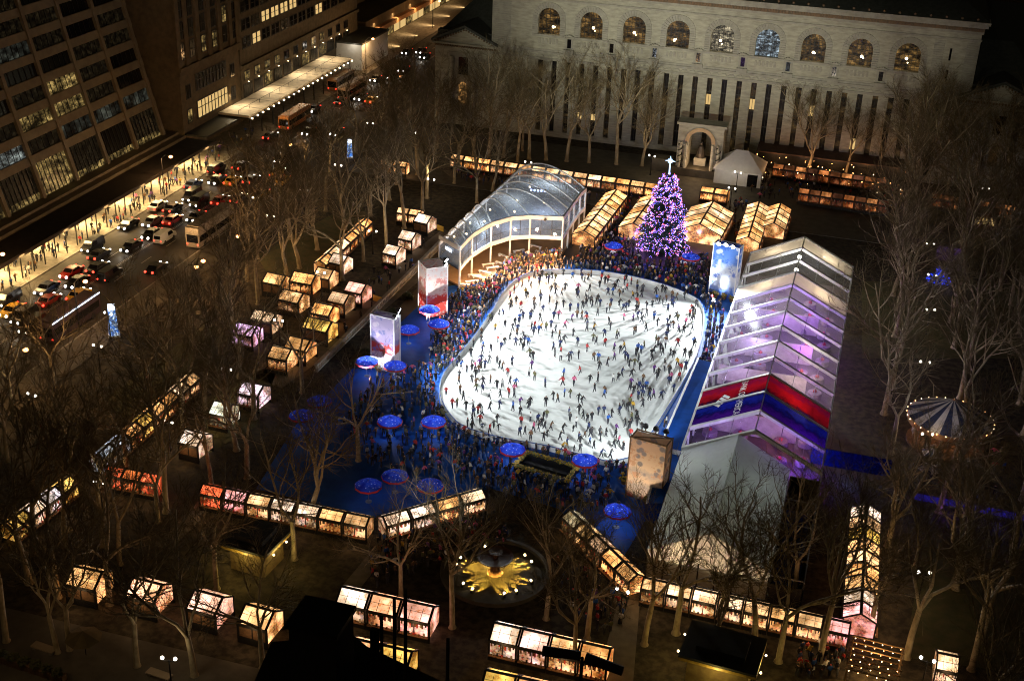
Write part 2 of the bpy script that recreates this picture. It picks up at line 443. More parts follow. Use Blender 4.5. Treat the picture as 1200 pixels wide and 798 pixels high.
for ci in range(2, 8):
    y0, y1 = PY[ci] + .42, PY[ci + 1] - .42
    for fi in range(8):
        z0 = FLOORS[fi]; z1 = z0 + 2.35
        if fi > 5 and ci < 3: continue
        w = MB()
        a, b_ = tx(z0) - .3, tx(z1) - .3
        w.quad(T(a, y0, z0), T(a, y1, z0), T(b_, y1, z1), T(b_, y0, z1), 0)
        for k in range(1, 6):
            y = y0 + (y1 - y0) * k / 6
            w.bar(T(a + .06, y, z0), T(b_ + .06, y, z1), 0.1, 1)
        kind = lit_spec.get((ci, fi), RND.choice(['win_dark', 'win_dark', 'win_dark', 'win_dark', 'win_dark', 'win_dim']))
        w.build('window', [M[kind], M['darkmetal']], tower)
    w = MB()
    z0, z1 = 5.25, 10.85
    a, b_ = tx(z0) - .3, tx(z1) - .3
    w.quad(T(a, y0, z0), T(a, y1, z0), T(b_, y1, z1), T(b_, y0, z1), 0)
    zm = 6.3
    w.quad(T(a + .03, y0, z0), T(a + .03, y1, z0), T(tx(zm) - .27, y1, zm), T(tx(zm) - .27, y0, zm), 2)
    for k in range(1, 8):
        y = y0 + (y1 - y0) * k / 8
        w.bar(T(a + .08, y, z0), T(b_ + .08, y, z1), 0.12, 1)
    w.build('window', [M[{2: 'win_dim', 3: 'win_dim', 4: 'win_lit', 5: 'win_dim', 6: 'win_dark', 7: 'win_dim'}[ci]], M['darkmetal'], M['win_lit']], tower)

# sidewalk shed below the tower: dark deck on posts, lit from underneath
shed = thing('sidewalk_shed', 'dark roofed sidewalk shed along the tower with bright light underneath', 'shed', (-131.5, 181, 0.13))
d = MB(); d.b(-4.5, 5.4, -52, 43, 3.6, 3.95); d.b(5.2, 5.4, -52, 43, 3.95, 4.3)
d.build('roof_deck', mat('shed_boards', (0.035, 0.025, 0.018), (0.02, 0.015, 0.011), 0.9, 0.8), shed)
for i in range(32):
    d = MB(); d.b(5.1, 5.25, -51.6 + i * 3.03, -51.45 + i * 3.03, 0, 3.6); d.build('post', M['darkmetal'], shed)
lm = emit('shed_tube', (1.0, 0.72, 0.34), 6, False)
for i in range(12):
    d = MB(); d.b(1.9, 2.2, -51 + i * 7.8, -49 + i * 7.8, 3.5, 3.58); lo = d.build('lamp', lm, shed)
for i in range(8):
    light('shed_light', 'AREA', (-129.0, 136 + i * 12.0, 3.45), 3000, (1.0, 0.66, 0.27), aim=(-128.2, 136 + i * 12.0, 0), size=(1.2, 11))

# ================================================================== narrow grey building with big lit window
nb = thing('limestone_building', 'narrow brown limestone building with one large lit shop window above street', 'building', (-134, 237.5, 0))
w = MB(); w.b(-40, 0, -12.5, 12.5, 0, 62); w.b(0, 0.5, -12.7, 12.7, 17.0, 17.8); w.b(0, 0.3, -12.6, 12.6, 16.2, 16.95)
w.build('wall', M['brickdark'], nb)
pl = MB()
for y in (-12.3, -9.2, -4.6, 0.1, 4.6, 9.2, 12.2):
    pl.b(0, 0.35, y - .7, y + .7, 17.85, 60)
pl.build('pilaster', M['brickdark'], nb)
for k, y in enumerate((-10.7, -6.9, -2.2, 2.4, 6.9, 10.7)):
    for j in range(3):
        z0 = 19 + j * 4.2
        f = MB(); f.b(0.03, 0.12, y - .95, y + .95, z0, z0 + 3.7, 1); f.b(0.12, 0.15, y - .8, y + .8, z0 + .2, z0 + 3.4, 0); f.b(.15, .19, y - .05, y + .05, z0 + .2, z0 + 3.4, 1); f.b(.15, .19, y - .8, y + .8, z0 + 1.7, z0 + 1.82, 1)
        mm = 'win_lit' if (j == 0 and k in (2, 3)) or (j == 1 and k == 4) else ('win_dim' if j == 0 and k in (1,) else 'win_dark')
        f.build('window', [M[mm], M['darkmetal']], nb)
for (z0, z1, mm) in ((12.0, 15.2, 'win_dim'), (6.2, 9.6, 'win_bright')):
    f = MB(); f.b(.02, .12, -6.6, 6.6, z0 - .2, z1 + .2, 1); f.b(.12, .15, -6.3, 6.3, z0, z1, 0)
    for k in range(1, 9): f.b(.15, .28, -6.3 + k * 1.4 - .08, -6.3 + k * 1.4 + .08, z0, z1, 1)
    f.b(.15, .25, -6.3, 6.3, z0 + 2.0, z0 + 2.12, 1)
    f.build('window', [M[mm], M['darkmetal']], nb)
for y in (-9.6, 9.2):
    for z0 in (6.0, 11.0):
        f = MB(); f.b(.02, .1, y - 1, y + 1, z0, z0 + 3, 1); f.b(.1, .13, y - .8, y + .8, z0 + .2, z0 + 2.8, 0); f.b(.13, .17, y - .05, y + .05, z0 + .2, z0 + 2.8, 1)
        f.build('window', [M['win_lit' if y < 0 and z0 < 8 else 'win_dark'], M['darkmetal']], nb)
aw = MB(); aw.b(0, 5, -12.2, 11.5, 4.0, 4.4); aw.build('awning', M['darkmetal'], nb)

# ================================================================== long masonry building with paired windows
lb = thing('masonry_building', 'long dark masonry building with rows of paired windows over a white canopy', 'building', (-134, 283, 0))
w = MB(); w.b(-40, 0, -32.3, 33, 0, 60); w.b(0, .45, -32.2, 33, 11.6, 12.4); w.build('wall', M['brick2'], lb)
wm = MB()
lits = {(0, 0), (0, 1), (1, 2), (1, 3), (0, 2), (2, 4), (1, 4), (1, 5), (2, 6), (0, 9), (0, 11), (2, 8)}
for j in range(3):
    for k in range(12):
        z0 = 15.9 + j * 3.9; y0 = -31 + k * 4.75
        f = MB()
        for s in (0, 2.1):
            f.b(.01, .1, y0 + s - .1, y0 + s + 1.75, z0 - .15, z0 + 2.5, 1); f.b(.1, .12, y0 + s + .1, y0 + s + 1.55, z0 + .1, z0 + 2.3, 0)
            f.b(.12, .16, y0 + s + .1, y0 + s + 1.55, z0 + 1.15, z0 + 1.25, 1)
        mm = 'win_bright' if (k + j * 5) % 7 == 1 or (j, k) in lits and k < 9 and j == 1 else ('win_dim' if (k * 3 + j) % 4 == 0 else 'win_dark')
        f.build('window', [M[mm], M['darkmetal']], lb)
for k in range(12):
    y0 = -31 + k * 5.0
    f = MB(); f.b(.02, .1, y0, y0 + 2.6, 8.9, 11.0, 1); f.b(.1, .13, y0 + .2, y0 + 2.4, 9.1, 10.8, 0)
    for q in (1, 2): f.b(.13, .17, y0 + .2 + q * .73 - .04, y0 + .2 + q * .73 + .04, 9.1, 10.8, 1)
    f.build('window', [M['win_lit' if k in (0, 1, 2, 3, 7, 8) else 'win_dark'], M['darkmetal']], lb)
    f = MB(); f.b(.02, .1, y0 - .6, y0 + 3.6, 5.2, 8.2, 1); f.b(.1, .13, y0 - .4, y0 + 3.4, 5.4, 8.0, 0)
    for q in (1, 2, 3): f.b(.13, .17, y0 - .4 + q * .95 - .04, y0 - .4 + q * .95 + .04, 5.4, 8.0, 1)
    f.build('shop_window', [M['win_lit' if k in (2, 6, 8) else 'win_dim'], M['darkmetal']], lb)
    f = MB(); f.ball((.4, y0 + 1.3, 8.45), .15, 8, 0, .6); f.build('wall_lamp', M['bulb'], lb)

# white topped sidewalk canopy with a row of bulbs
cn = thing('sidewalk_canopy', 'long white roofed sidewalk canopy edged with a row of bulbs', 'canopy', (-130, 267, 0.13))
c = MB(); c.b(-3.9, 3.3, -27.5, 27.5, 4.55, 4.95); c.b(-3.9, 3.5, -27.7, 27.7, 4.3, 4.55, 1)
for k in range(10): c.b(-3.9, 3.3, -27.5 + k * 6.1, -27.44 + k * 6.1, 4.95, 5.0, 1)
c.build('roof', [mat('canopy_membrane', (0.72, 0.62, 0.48), (0.5, 0.43, 0.33), 0.7, 0.7), M['darkmetal']], cn)
r_ = MB()
for k in range(12):
    r_.bar((0.6, -27 + k * 4.9, 4.95), (0.6, -27 + k * 4.9, 5.75), .07)
r_.bar((0.6, -27, 5.75), (0.6, 27, 5.75), .06); r_.build('railing', M['darkmetal'], cn)
for k in range(11):
    p = MB(); p.b(3.0, 3.2, -27 + k * 5.4, -26.8 + k * 5.4, 0, 4.3); p.build('post', M['darkmetal'], cn)
for k in range(22):
    p = MB(); p.ball((3.75, -27 + k * 2.57, 4.42), .21, 8); p.build('bulb', M['bulb'], cn)
for k in range(4):
    light('canopy_wash', 'AREA', (-133.2, 245 + k * 15, 8.3), 1300, (1.0, 0.78, 0.48), aim=(-129.5, 245 + k * 15, 4.5), size=(.5, 12))

# ================================================================== low shop row and box roofs beyond
sr = thing('shop_row', 'far low row of bright shop fronts under an orange lit fascia', 'shops', (-135, 350, 0))
w = MB(); w.b(-14, 0, -26, 60, 0, 7.2); w.build('wall', M['brickdark'], sr)
f = MB(); f.b(0.02, 1.6, -26, 60, 3.4, 4.6); f.build('fascia', mat('orange_fascia', (0.42, 0.2, 0.08), (0.3, 0.14, 0.06), 0.7, 0.6), sr)
for k in range(17):
    f = MB(); f.b(.02, .12, -25 + k * 5, -21 + k * 5, .4, 3.2); f.build('shop_front', M['win_bright'] if k % 3 else M['win_lit'], sr)
for k in range(5):
    light('fascia_wash', 'AREA', (-131.6, 330 + k * 14, 3.2), 330, (1.0, 0.66, 0.3), aim=(-134, 330 + k * 14, 0.0), size=(1, 12))
    light('fascia_glow', 'POINT', (-131.5, 330 + k * 14, 5.4), 110, (1.0, 0.5, 0.2))
bx = thing('rooftop_pavilion', 'dark flat roofed box with a white lit side by the canopy end', 'pavilion', (-131, 311, 0.1))
w = MB(); w.b(-4, 4, -9, 9, 0, 6.5); w.build('wall', M['white'], bx)
w = MB(); w.b(-4.3, 4.3, -9.3, 9.3, 6.5, 6.9); w.build('roof', M['slate'], bx)
light('box_wash', 'POINT', (-129, 300.3, 6.6), 110, (1, .85, .65))
for i, (x, y, hx, hy, z, lab) in enumerate(((-160, 372, 14, 56, 46, 'dark tall block behind the low shop row'), (-165, 480, 30, 40, 60, 'dark block at the far end of the lit street'),
                                        (-60, 470, 60, 60, 40, 'unlit block far beyond the library roof'), (80, 420, 50, 80, 26, 'black unlit block beyond the right end of the library'))):
    t = thing('city_block', lab, 'building', (x, y, 0))
    w = MB(); w.b(-hx, hx, -hy, hy, 0, z); w.build('wall', M['brickdark'], t)
    if i < 1:
        for k in range(16):
            for j in range(4):
                f = MB(); f.b(hx, hx + .1, -hy + 2 + k * 6, -hy + 5 + k * 6, 9.5 + j * 4, 12 + j * 4)
                f.build('window', M['win_bright' if (k * 5 + j * 3) % 9 == 0 else 'win_dim' if (k + j) % 3 == 0 else 'win_dark'], t)
# added spots with no fixture, lightening the building fronts across the street

for k in range(3):
    light('building_front_fill', 'SPOT', (-108, 150 + k * 30, 9), 520, (1, .66, .30), aim=(-138, 160 + k * 26, 22), spot=radians(95), blend=.8, radius=.5)
light('building_front_fill', 'SPOT', (-108, 255, 9), 1000, (1, .66, .3), aim=(-136, 255, 18), spot=radians(95), blend=.8, radius=.5)
# ================================================================== library
YF = 267.0
lib = thing('library', 'long pale stone library with arched windows above tall narrow slit windows', 'library', (-32, YF, 0))
LX = -32.0
ARCH = [-69.1 + 9.26 * i for i in range(9)]
SLIT = [-70.6 + 3.07 * i for i in range(26)]
XL, XR_ = -81.8, 18.0
ZA, ZS, AW = 22.4, 25.6, 2.4       # arch sill, spring line, half width
def L(x, y, z): return (x - LX, y, z)
w = MB()
def wq(x0, x1, z0, z1, y=0.0, m=0): w.quad(L(x0, y, z0), L(x1, y, z0), L(x1, y, z1), L(x0, y, z1), m)
# upper wall with real arched openings
edges = [XL] + [a + 4.63 for a in ARCH[:-1]] + [XR_]
ZT = 31.0
for i, a in enumerate(ARCH):
    x0, x1 = edges[i], edges[i + 1]
    wq(x0, a - AW, 18.5, ZT); wq(a + AW, x1, 18.5, ZT); wq(a - AW, a + AW, 18.5, ZA)
    prev = None
    for k in range(13):
        th = pi - pi * k / 12
        px, pz = a + AW * cos(th), ZS + AW * sin(th)
        if prev:
            w.quad(L(prev[0], 0, prev[1]), L(px, 0, pz), L(px, 0, ZT), L(prev[0], 0, ZT))
            w.quad(L(prev[0], 0, prev[1]), L(prev[0], 1.0, prev[1]), L(px, 1.0, pz), L(px, 0, pz))
        prev = (px, pz)
    for sx in (-AW, AW):
        w.quad(L(a + sx, 0, ZA), L(a + sx, 1.0, ZA), L(a + sx, 1.0, ZS), L(a + sx, 0, ZS))
    w.quad(L(a - AW, 0, ZA), L(a + AW, 0, ZA), L(a + AW, 1.0, ZA), L(a - AW, 1.0, ZA))
# lower wall: piers between the slits, plain panels at the ends
SW = 0.55
w.b(XL - LX, SLIT[0] - SW - LX, 0, 1.2, 0, 18.5)
for i in range(25):
    w.b(SLIT[i] + SW - LX, SLIT[i + 1] - SW - LX, 0, 1.2, 0, 18.5)
w.b(SLIT[25] + SW - LX, 11.6 - LX, 0, 1.2, 0, 18.5); w.b(12.8 - LX, XR_ - LX, 0, 1.2, 0, 18.5)
for s in SLIT + [12.2]:
    w.b(s - SW - LX, s + SW - LX, .02, 1.2, 16.8, 18.5); w.b(s - SW - LX, s + SW - LX, .02, 1.2, 0, 1.2)
# body, roof terrace, corners
w.b(XL - LX, XR_ - LX, 3.0, 60, 0, 31)
w.b(XL - LX, XL - LX + .5, 0.01, 3, 18.5, 31); w.b(XR_ - LX - .5, XR_ - LX, 0.01, 3, 18.5, 31)
w.build('wall', M['stone'], lib)
# rustication, courses, cornices
t = MB()
t.b(XL - LX - .3, XR_ - LX + .3, -.35, 3, 18.3, 18.75); t.b(XL - LX - .15, XR_ - LX + .15, -.15, 3, 16.95, 17.4)
t.b(XL - LX - .1, XR_ - LX + .1, -.12, 0.0, 18.75, 19.2)
t.b(XL - LX - .2, XR_ - LX + .2, -.2, 3, 29.6, 29.95); t.b(XL - LX - .3, XR_ - LX + .3, -.3, 3, 31.0, 31.5)
t.b(XL - LX - .9, XR_ - LX + .9, -.9, 3, 32.3, 32.9); t.b(XL - LX - 1.2, XR_ - LX + 1.2, -1.2, 3, 32.9, 33.5)
z = 1.0
while z < 6.2:
    for i in range(25): t.b(SLIT[i] + SW + .12 - LX, SLIT[i + 1] - SW - .12 - LX, -.05, 0, z, z + .38)
    z += .55
for k in range(22):
    t.b(XL - LX + .05, XL - LX + 4.2, -.10, 0, 19.4 + k * .45, 19.72 + k * .45)
    t.b(9.5 - LX, 11.5 - LX, -.10, 0, 19.4 + k * .45, 19.72 + k * .45); t.b(15.6 - LX, XR_ - LX - .05, -.10, 0, 19.4 + k * .45, 19.72 + k * .45)
for a in ARCH:
    n = 17
    for k in range(n):
        t0, t1 = pi * k / n + .012, pi * (k + 1) / n - .012
        r0, r1 = AW + .05, AW + 1.25
        q = [(a + r * cos(th), ZS + r * sin(th)) for r, th in ((r0, t0), (r1, t0), (r1, t1), (r0, t1))]
        f = [L(p[0], -.14, p[1]) for p in q]; bk = [L(p[0], 0, p[1]) for p in q]
        t.add(f + bk, [(0, 1, 2, 3), (0, 4, 5, 1), (1, 5, 6, 2), (2, 6, 7, 3), (3, 7, 4, 0)])
    for sx in (-1, 1):
        for k in range(7):
            xa, xb = a + sx * (AW + .05), a + sx * (AW + 1.25)
            t.b(min(xa, xb) - LX, max(xa, xb) - LX, -.14, 0, ZA + k * .46, ZA + k * .46 + .42)
    t.b(a - AW - 1.2 - LX, a + AW + 1.2 - LX, -.3, 0, ZA - .5, ZA - .02)
    for k in range(6): t.b(a - 2.2 + k * .78 - LX, a - 1.75 + k * .78 - LX, -.12, 0, 20.4, 21.5)
for i in range(60):
    t.tube([L(XL + 2 + i * 1.65, -.02, 17.55), L(XL + 2.5 + i * 1.65, -.08, 17.9), L(XL + 3.2 + i * 1.65, -.08, 18.05), L(XL + 3.6 + i * 1.65, -.02, 17.6)], [.1, .12, .12, .1], 4)
t.build('stone_trim', M['stone_trim'], lib)
c = MB()
for k in range(int((XR_ - XL) / .62)):
    c.b(XL + .1 + k * .62 - LX, XL + .42 + k * .62 - LX, -.75, -.3, 31.6, 32.25)
c.b(XL - LX - .35, XR_ - LX + .35, -.36, 3, 31.5, 32.3)
for k in range(34): c.ball(L(XL + 1.2 + k * 2.95, -.6, 33.9), .3, 6)
c.build('cheneau', M['rust_trim'], lib)
# panes
M['slit_glass'] = office_glass('slit_glass', (1.0, 0.6, 0.2), 0.26, scale=0.34, dark=.1)
M['slit_glass_dark'] = office_glass('slit_glass_dark', (0.5, 0.3, 0.1), 0.04, scale=0.4, dark=.1)
for i, s in enumerate(SLIT + [12.2]):
    f = MB()
    f.quad(L(s - SW, .75, 1.2), L(s + SW, .75, 1.2), L(s + SW, .75, 16.8), L(s - SW, .75, 16.8), 0)
    for z in (4.3, 7.4, 10.5, 13.6): f.b(s - SW - LX, s + SW - LX, .66, .74, z, z + .25, 1)
    f.b(s - .04 - LX, s + .04 - LX, .68, .73, 1.2, 16.8, 1)
    if i in (3, 4, 12, 15, 19, 22): f.b(s - .5 - LX, s + .5 - LX, .70, .72, *((4.6, 6.0) if i < 5 else (11, 13.2) if i < 20 else (5, 7.3)), 2)
    f.build('slit_window', [M['slit_glass' if i % 3 != 1 or i > 16 else 'slit_glass_dark'], M['darkmetal'], M['win_bright']], lib)
M['arch_glass'] = [office_glass('reading_room_glass', (0.8, 0.45, 0.13), 0.42, scale=.45), office_glass('reading_room_glass_lit', (1.0, .85, .55), .8, scale=.9),
                   office_glass('reading_room_glass_led_reflection', (.75, .95, 1.1), .85, scale=.9)]
for i, a in enumerate(ARCH):
    f = MB()
    pts = [(a - AW, ZA), (a + AW, ZA)] + [(a + AW * cos(pi * k / 12), ZS + AW * sin(pi * k / 12)) for k in range(13)]
    f.add([L(p[0], .9, p[1]) for p in pts], [list(range(len(pts)))], 0)
    k0 = 1 if i == 4 else 2 if i == 5 else 0  # cool pane's own glow stands in for reflected blue LED light
    o = f.build('arched_window', [M['arch_glass'][k0]], lib)
    f = MB()
    for k in range(-2, 3): f.b(a + k * .8 - .05 - LX, a + k * .8 + .05 - LX, .75, .85, ZA, ZS + math.sqrt(max(0.1, AW ** 2 - (k * .8) ** 2)), 0)
    for z in (23.4, 24.5, 25.6, 26.6): f.b(a - (AW if z < 25.7 else 2.1) - LX, a + (AW if z < 25.7 else 2.1) - LX, .74, .86, z - .05, z + .05, 0)
    f.build('mullion', M['darkmetal'], o)
    if i != 5:
        ch = MB(); cx = a + RND.uniform(-.9, 1.2)
        ch.ball(L(cx, .55, 23.9 + RND.uniform(-.2, 1.2)), .3, 8); ch.ball(L(cx + .35, .6, 24.0), .14, 6); ch.build('chandelier', M['bulb'], o)
for i in range(8):
    x = ARCH[i] + 4.63
    f = MB(); f.b(x - .42 - LX, x + .42 - LX, -.04, 0.0, 19.9, 21.8); f.build('niche', M['blackglass'], lib)
    f = MB(); f.b(x - 1.1 - LX, x + 1.1 - LX, -.55, -.02, 18.8, 19.6); f.b(x - .9 - LX, x + .9 - LX, -.25, -.02, 21.9, 22.2); f.b(x - .9 - LX, x - .5 - LX, -.2, -.02, 19.5, 22.0); f.b(x + .5 - LX, x + .9 - LX, -.2, -.02, 19.5, 22.0)
    for k in range(7):
        th = pi * k / 6; f.box(L(x + 1.0 * cos(th), -.3, 22.2 + .5 * sin(th)), (.35, .5, .22))
    f.build('niche_surround', M['stone_trim'], lib)
for z in (22.3, 26.6):
    f = MB(); f.b(12.6 - LX, 13.0 - LX, -.03, 0, z - 1.2, z + 1.2); f.build('small_window', M['blackglass'], lib)
r_ = MB(); r_.add([L(XL - 1, -1, 33.5), L(XR_ + 1, -1, 33.5), L(XR_ + 1, 62, 33.5), L(XL - 1, 62, 33.5), L(XL + 8, 10, 39), L(XR_ - 8, 10, 39), L(XR_ - 8, 50, 39), L(XL + 8, 50, 39)],
                  [(0, 1, 5, 4), (1, 2, 6, 5), (2, 3, 7, 6), (3, 0, 4, 7), (4, 5, 6, 7)])
r_.build('roof', M['slate'], lib)
# end pavilions with pediments
for nm, x0, x1 in (('left', -95.0, XL - .01), ('right', XR_ + .01, 31.5)):
    yb = 0.6 if nm == 'left' else 0.6
    f = MB(); f.b(x0 - LX, x1 - LX, yb, 60, 0, 18.6)
    xa, xb = (x0, x1 + 1.0) if nm == 'left' else (x0 - 1.5, x1)
    f.b(xa - LX - .3, xb - LX + .3, yb - 1.0, yb - .01, 18.1, 18.5)
    xm = (xa + xb) / 2
    for zz, dz, ex, yy in ((18.5, 3.6, .3, yb - .55),):
        f.add([L(xa, yy, zz), L(xb, yy, zz), L(xm, yy, zz + dz - .3), L(xa, yb + 3, zz), L(xb, yb + 3, zz), L(xm, yb + 3, zz + dz - .3)], [(0, 1, 2)])
    f.build('pavilion_wall', M['stone'], lib)
    f = MB()
    for sx, (p, q) in enumerate(((L(xa - .6, 0, 18.55), L(xm, 0, 22.0)), (L(xb + .6, 0, 18.55), L(xm, 0, 22.0)))):
        p, q = Vector(p), Vector(q)
        f.add([p + Vector((0, yb - 1.1, 0)), q + Vector((0, yb - 1.1, 0)), q + Vector((0, yb - 1.1, .55)), p + Vector((0, yb - 1.1, .55)),
               p + Vector((0, yb + 8, 0)), q + Vector((0, yb + 8, 0)), q + Vector((0, yb + 8, .55)), p + Vector((0, yb + 8, .55))],
              [(0, 1, 2, 3), (3, 2, 6, 7), (0, 4, 5, 1), (0, 3, 7, 4)])
    f.build('pediment_roof', M['slate'], lib)
    f = MB()
    n = 26
    for k in range(n): f.b(xa + .2 + (xb - xa) * k / n - LX, xa + .5 + (xb - xa) * k / n - LX, yb - .9, yb - .02, 17.6, 18.1)
    for k in range(24):
        s_ = (k + .5) / 24; xx = xa + (xb - xa) * s_; zz = 18.5 + 3.2 * (1 - abs(2 * s_ - 1))
        f.b(xx - .15 - LX, xx + .15 - LX, yb - .95, yb - .56, zz - .3, zz)
    f.build('dentils', M['rust_trim'], lib)
    xc = -88.3 if nm == 'left' else 24.6
    f = MB(); f.b(xc - 3.6 - LX, xc + 3.6 - LX, yb - .25, yb - .01, 3, 16.4); f.build('doorway_surround', M['stone_trim'], lib)
    f = MB(); f.b(xc - 1.1 - LX, xc + 1.1 - LX, yb - .3, yb - .26, 11.5, 15.4); f.build('window', M['win_dark'], lib)
    f = MB()
    for sx in (-2.6, 2.6): f.tube([L(xc + sx, yb - .7, 3), L(xc + sx, yb - .7, 15.6)], [.55, .45], 10)
    f.build('column', M['stone'], lib)
    f = MB(); f.b(xc - .95 - LX, xc + .95 - LX, yb - .32, yb - .26, 5.0, 9.3, 0); f.ball(L(xc, yb - .3, 9.2), .9, 10, 0, .8)
    f.build('lit_window', office_glass('pavilion_glass', (1.0, .5, .15), 1.2 if nm == 'left' else .12, scale=1.6), lib)
    f = MB(); xa2, xb2 = x0 - 1, x1 + 1
    f.add([L(xa2, 4, 19.0), L(xb2, 4, 19.0), L(xb2, 60, 19.0), L(xa2, 60, 19.0), L((xa2 + 7) if nm == 'left' else xa2, 16, 27), L(xb2 if nm == 'left' else xb2 - 7, 16, 27), L(xb2, 60, 27), L(xa2 + 5, 60, 27)],
          [(0, 1, 5, 4), (3, 0, 4, 7), (4, 5, 6, 7), (1, 2, 6, 5)])
    f.b(x0 - LX, x1 - LX, 2.5, 4, 18.6, 20.6)
    f.build('roof', M['slate'], lib)

# near rooftop; assumed facade spots hang in the air above it, without fixtures
near = thing('near_rooftop', 'black unlit rooftop and bulkhead in the foreground corner', 'building', (-40, 34, 0))
w = MB(); w.b(-30, 70, -22, 6, 0, 36); w.build('wall', M['black'], near)

def arch_mon():
    p = at(818, 204); a = thing('arch_monument', 'stone monument arch with a wreathed opening and statue inside', 'monument', (p.x, p.y, 0.1))
    f = MB(); f.b(-5.6, 5.6, -2.8, 2.6, 0, 1.6); f.b(-9.5, -5.6, -1.6, 1.6, 0, 2.6); f.b(5.6, 9.5, -1.6, 1.6, 0, 2.6); f.build('plinth', M['terrace'], a)
    f = MB(); 
    for sx in (-1, 1): f.b(sx * 2.3, sx * 4.6, -1.6, 1.8, 1.6, 7.0)
    prev = None
    for k in range(13):
        th = pi - pi * k / 12; q = (2.3 * cos(th), 7.0 + 2.3 * sin(th))
        if prev:
            f.quad((prev[0], -1.6, prev[1]), (q[0], -1.6, q[1]), (q[0], -1.6, 10.4), (prev[0], -1.6, 10.4)); f.quad((prev[0], -1.6, prev[1]), (prev[0], 1.8, prev[1]), (q[0], 1.8, q[1]), (q[0], -1.6, q[1]))
        prev = q
    f.b(-4.6, -2.3, -1.6, 1.8, 7.0, 10.4); f.b(2.3, 4.6, -1.6, 1.8, 7.0, 10.4); f.b(-2.3, 2.3, 1.5, 1.8, 9.2, 10.4)
    f.b(-5.0, 5.0, -1.9, 2.1, 10.4, 10.9); f.build('arch', M['stone'], a)
    f = MB()
    n = 13
    for k in range(n):
        th0, th1 = pi * k / n, pi * (k + 1) / n
        q = [(r * cos(t_), 7.0 + r * sin(t_)) for r, t_ in ((2.35, th0), (3.1, th0), (3.1, th1), (2.35, th1))]
        f.add([(p_[0], -1.85, p_[1]) for p_ in q] + [(p_[0], -1.61, p_[1]) for p_ in q], [(0, 1, 2, 3), (1, 5, 6, 2), (3, 7, 4, 0)])
    f.build('arch_ring', mat('lit_limestone', (.55, .4, .25), (.45, .33, .2), .8, 1), a)
    for sx in (-3.9, 3.9, -2.7, 2.7):
        f = MB(); f.tube([(sx, -2.1, 1.6), (sx, -2.1, 6.9)], [.33, .28], 10); f.build('column', M['stone'], a)
    for sx in (-3.9, 3.9):
        f = MB(); f.tube([(sx + .42 * cos(k * .8), -2.1 + .42 * sin(k * .8), 1.9 + k * .16) for k in range(30)], [.12] * 30, 5); f.build('garland', mat('garland', (.02, .05, .02), (.05, .02, .01), .9, 4), a)
    f = MB(); f.b(-1.2, 1.2, .2, 1.4, 1.6, 3.2, 0)
    f.lathe([(.01, 3.2), (.9, 3.2), (.95, 4.2), (.65, 5.0), (.5, 5.6), (.2, 5.8), (.28, 6.1), (.26, 6.4), (.02, 6.6)], 10, 1, (0, .8, 0)); f.build('statue', [M['stone'], mat('bronze', (.05, .04, .03), None, .5, 3)], a)
    light('arch_uplight', 'POINT', (p.x, p.y - 2.6, 3.2), 260, (1, .6, .3)); light('arch_uplight', 'POINT', (p.x, p.y - 5.5, 5.0), 420, (1, .72, .45))
arch_mon()
p = at(866, 211)
tn = thing('marquee_tent', 'white hipped marquee tent beside the stone arch', 'tent', (p.x, p.y, 0.1))
f = MB(); f.b(-4.6, 4.6, -4, 4, 3.0, 3.05); f.add([(-5, -4.4, 3), (5, -4.4, 3), (5, 4.4, 3), (-5, 4.4, 3), (-1.2, 0, 6.2), (1.2, 0, 6.2)], [(0, 1, 5, 4), (1, 2, 5), (2, 3, 4, 5), (3, 0, 4)])
f.build('roof', M['white'], tn)
f = MB(); f.b(-4.7, 2.0, -4.05, -3.95, .0, 3.0); f.b(-4.7, -4.6, -4, 4, 0, 3); f.b(4.6, 4.7, -4, 4, 0, 3); f.b(4.0, 4.7, -4.05, -3.95, 0, 3.0); f.b(2.0, 4.0, -4.05, -3.95, 2.6, 3.0); f.build('side_wall', M['white'], tn)
f = MB(); f.b(2.0, 4.0, -3.9, -3.85, 0, 2.6); f.build('doorway', M['blackglass'], tn)
light('marquee_lamp', 'POINT', (p.x - 1, p.y - 9, 4), 170, (1, .9, .7))
# ================================================================== rink
RINK_PX = [(640, 321), (700, 322), (760, 333), (806, 349), (822, 362), (824, 385), (816, 420), (800, 452), (780, 486), (762, 514), (744, 538), (716, 546), (690, 541), (640, 528),
           (590, 519), (545, 506), (525, 488), (515, 465), (520, 442), (538, 420), (558, 395), (578, 366), (592, 344), (612, 328)]
RINK = [at(*p) for p in RINK_PX]
def smooth_poly(P, n=3):
    out = []
    k = len(P)
    for i in range(k):
        p0, p1, p2, p3 = P[i - 1], P[i], P[(i + 1) % k], P[(i + 2) % k]
        for j in range(n):
            t = j / n
            out.append(0.5 * ((2 * p1) + (p2 - p0) * t + (2 * p0 - 5 * p1 + 4 * p2 - p3) * t * t + (3 * p1 - p0 - 3 * p2 + p3) * t ** 3))
    return out
RINKS = smooth_poly(RINK)
def inside(x, y, P):
    r = False; k = len(P); j = k - 1
    for i in range(k):
        if (P[i].y > y) != (P[j].y > y) and x < (P[j].x - P[i].x) * (y - P[i].y) / (P[j].y - P[i].y) + P[i].x: r = not r
        j = i
    return r
def dist_poly(x, y, P):
    best = 1e9; p = Vector((x, y))
    for i in range(len(P)):
        a, b_ = P[i - 1].xy, P[i].xy
        ab = b_ - a; t = max(0, min(1, (p - a).dot(ab) / ab.length_squared))
        best = min(best, (a + ab * t - p).length)
    return best
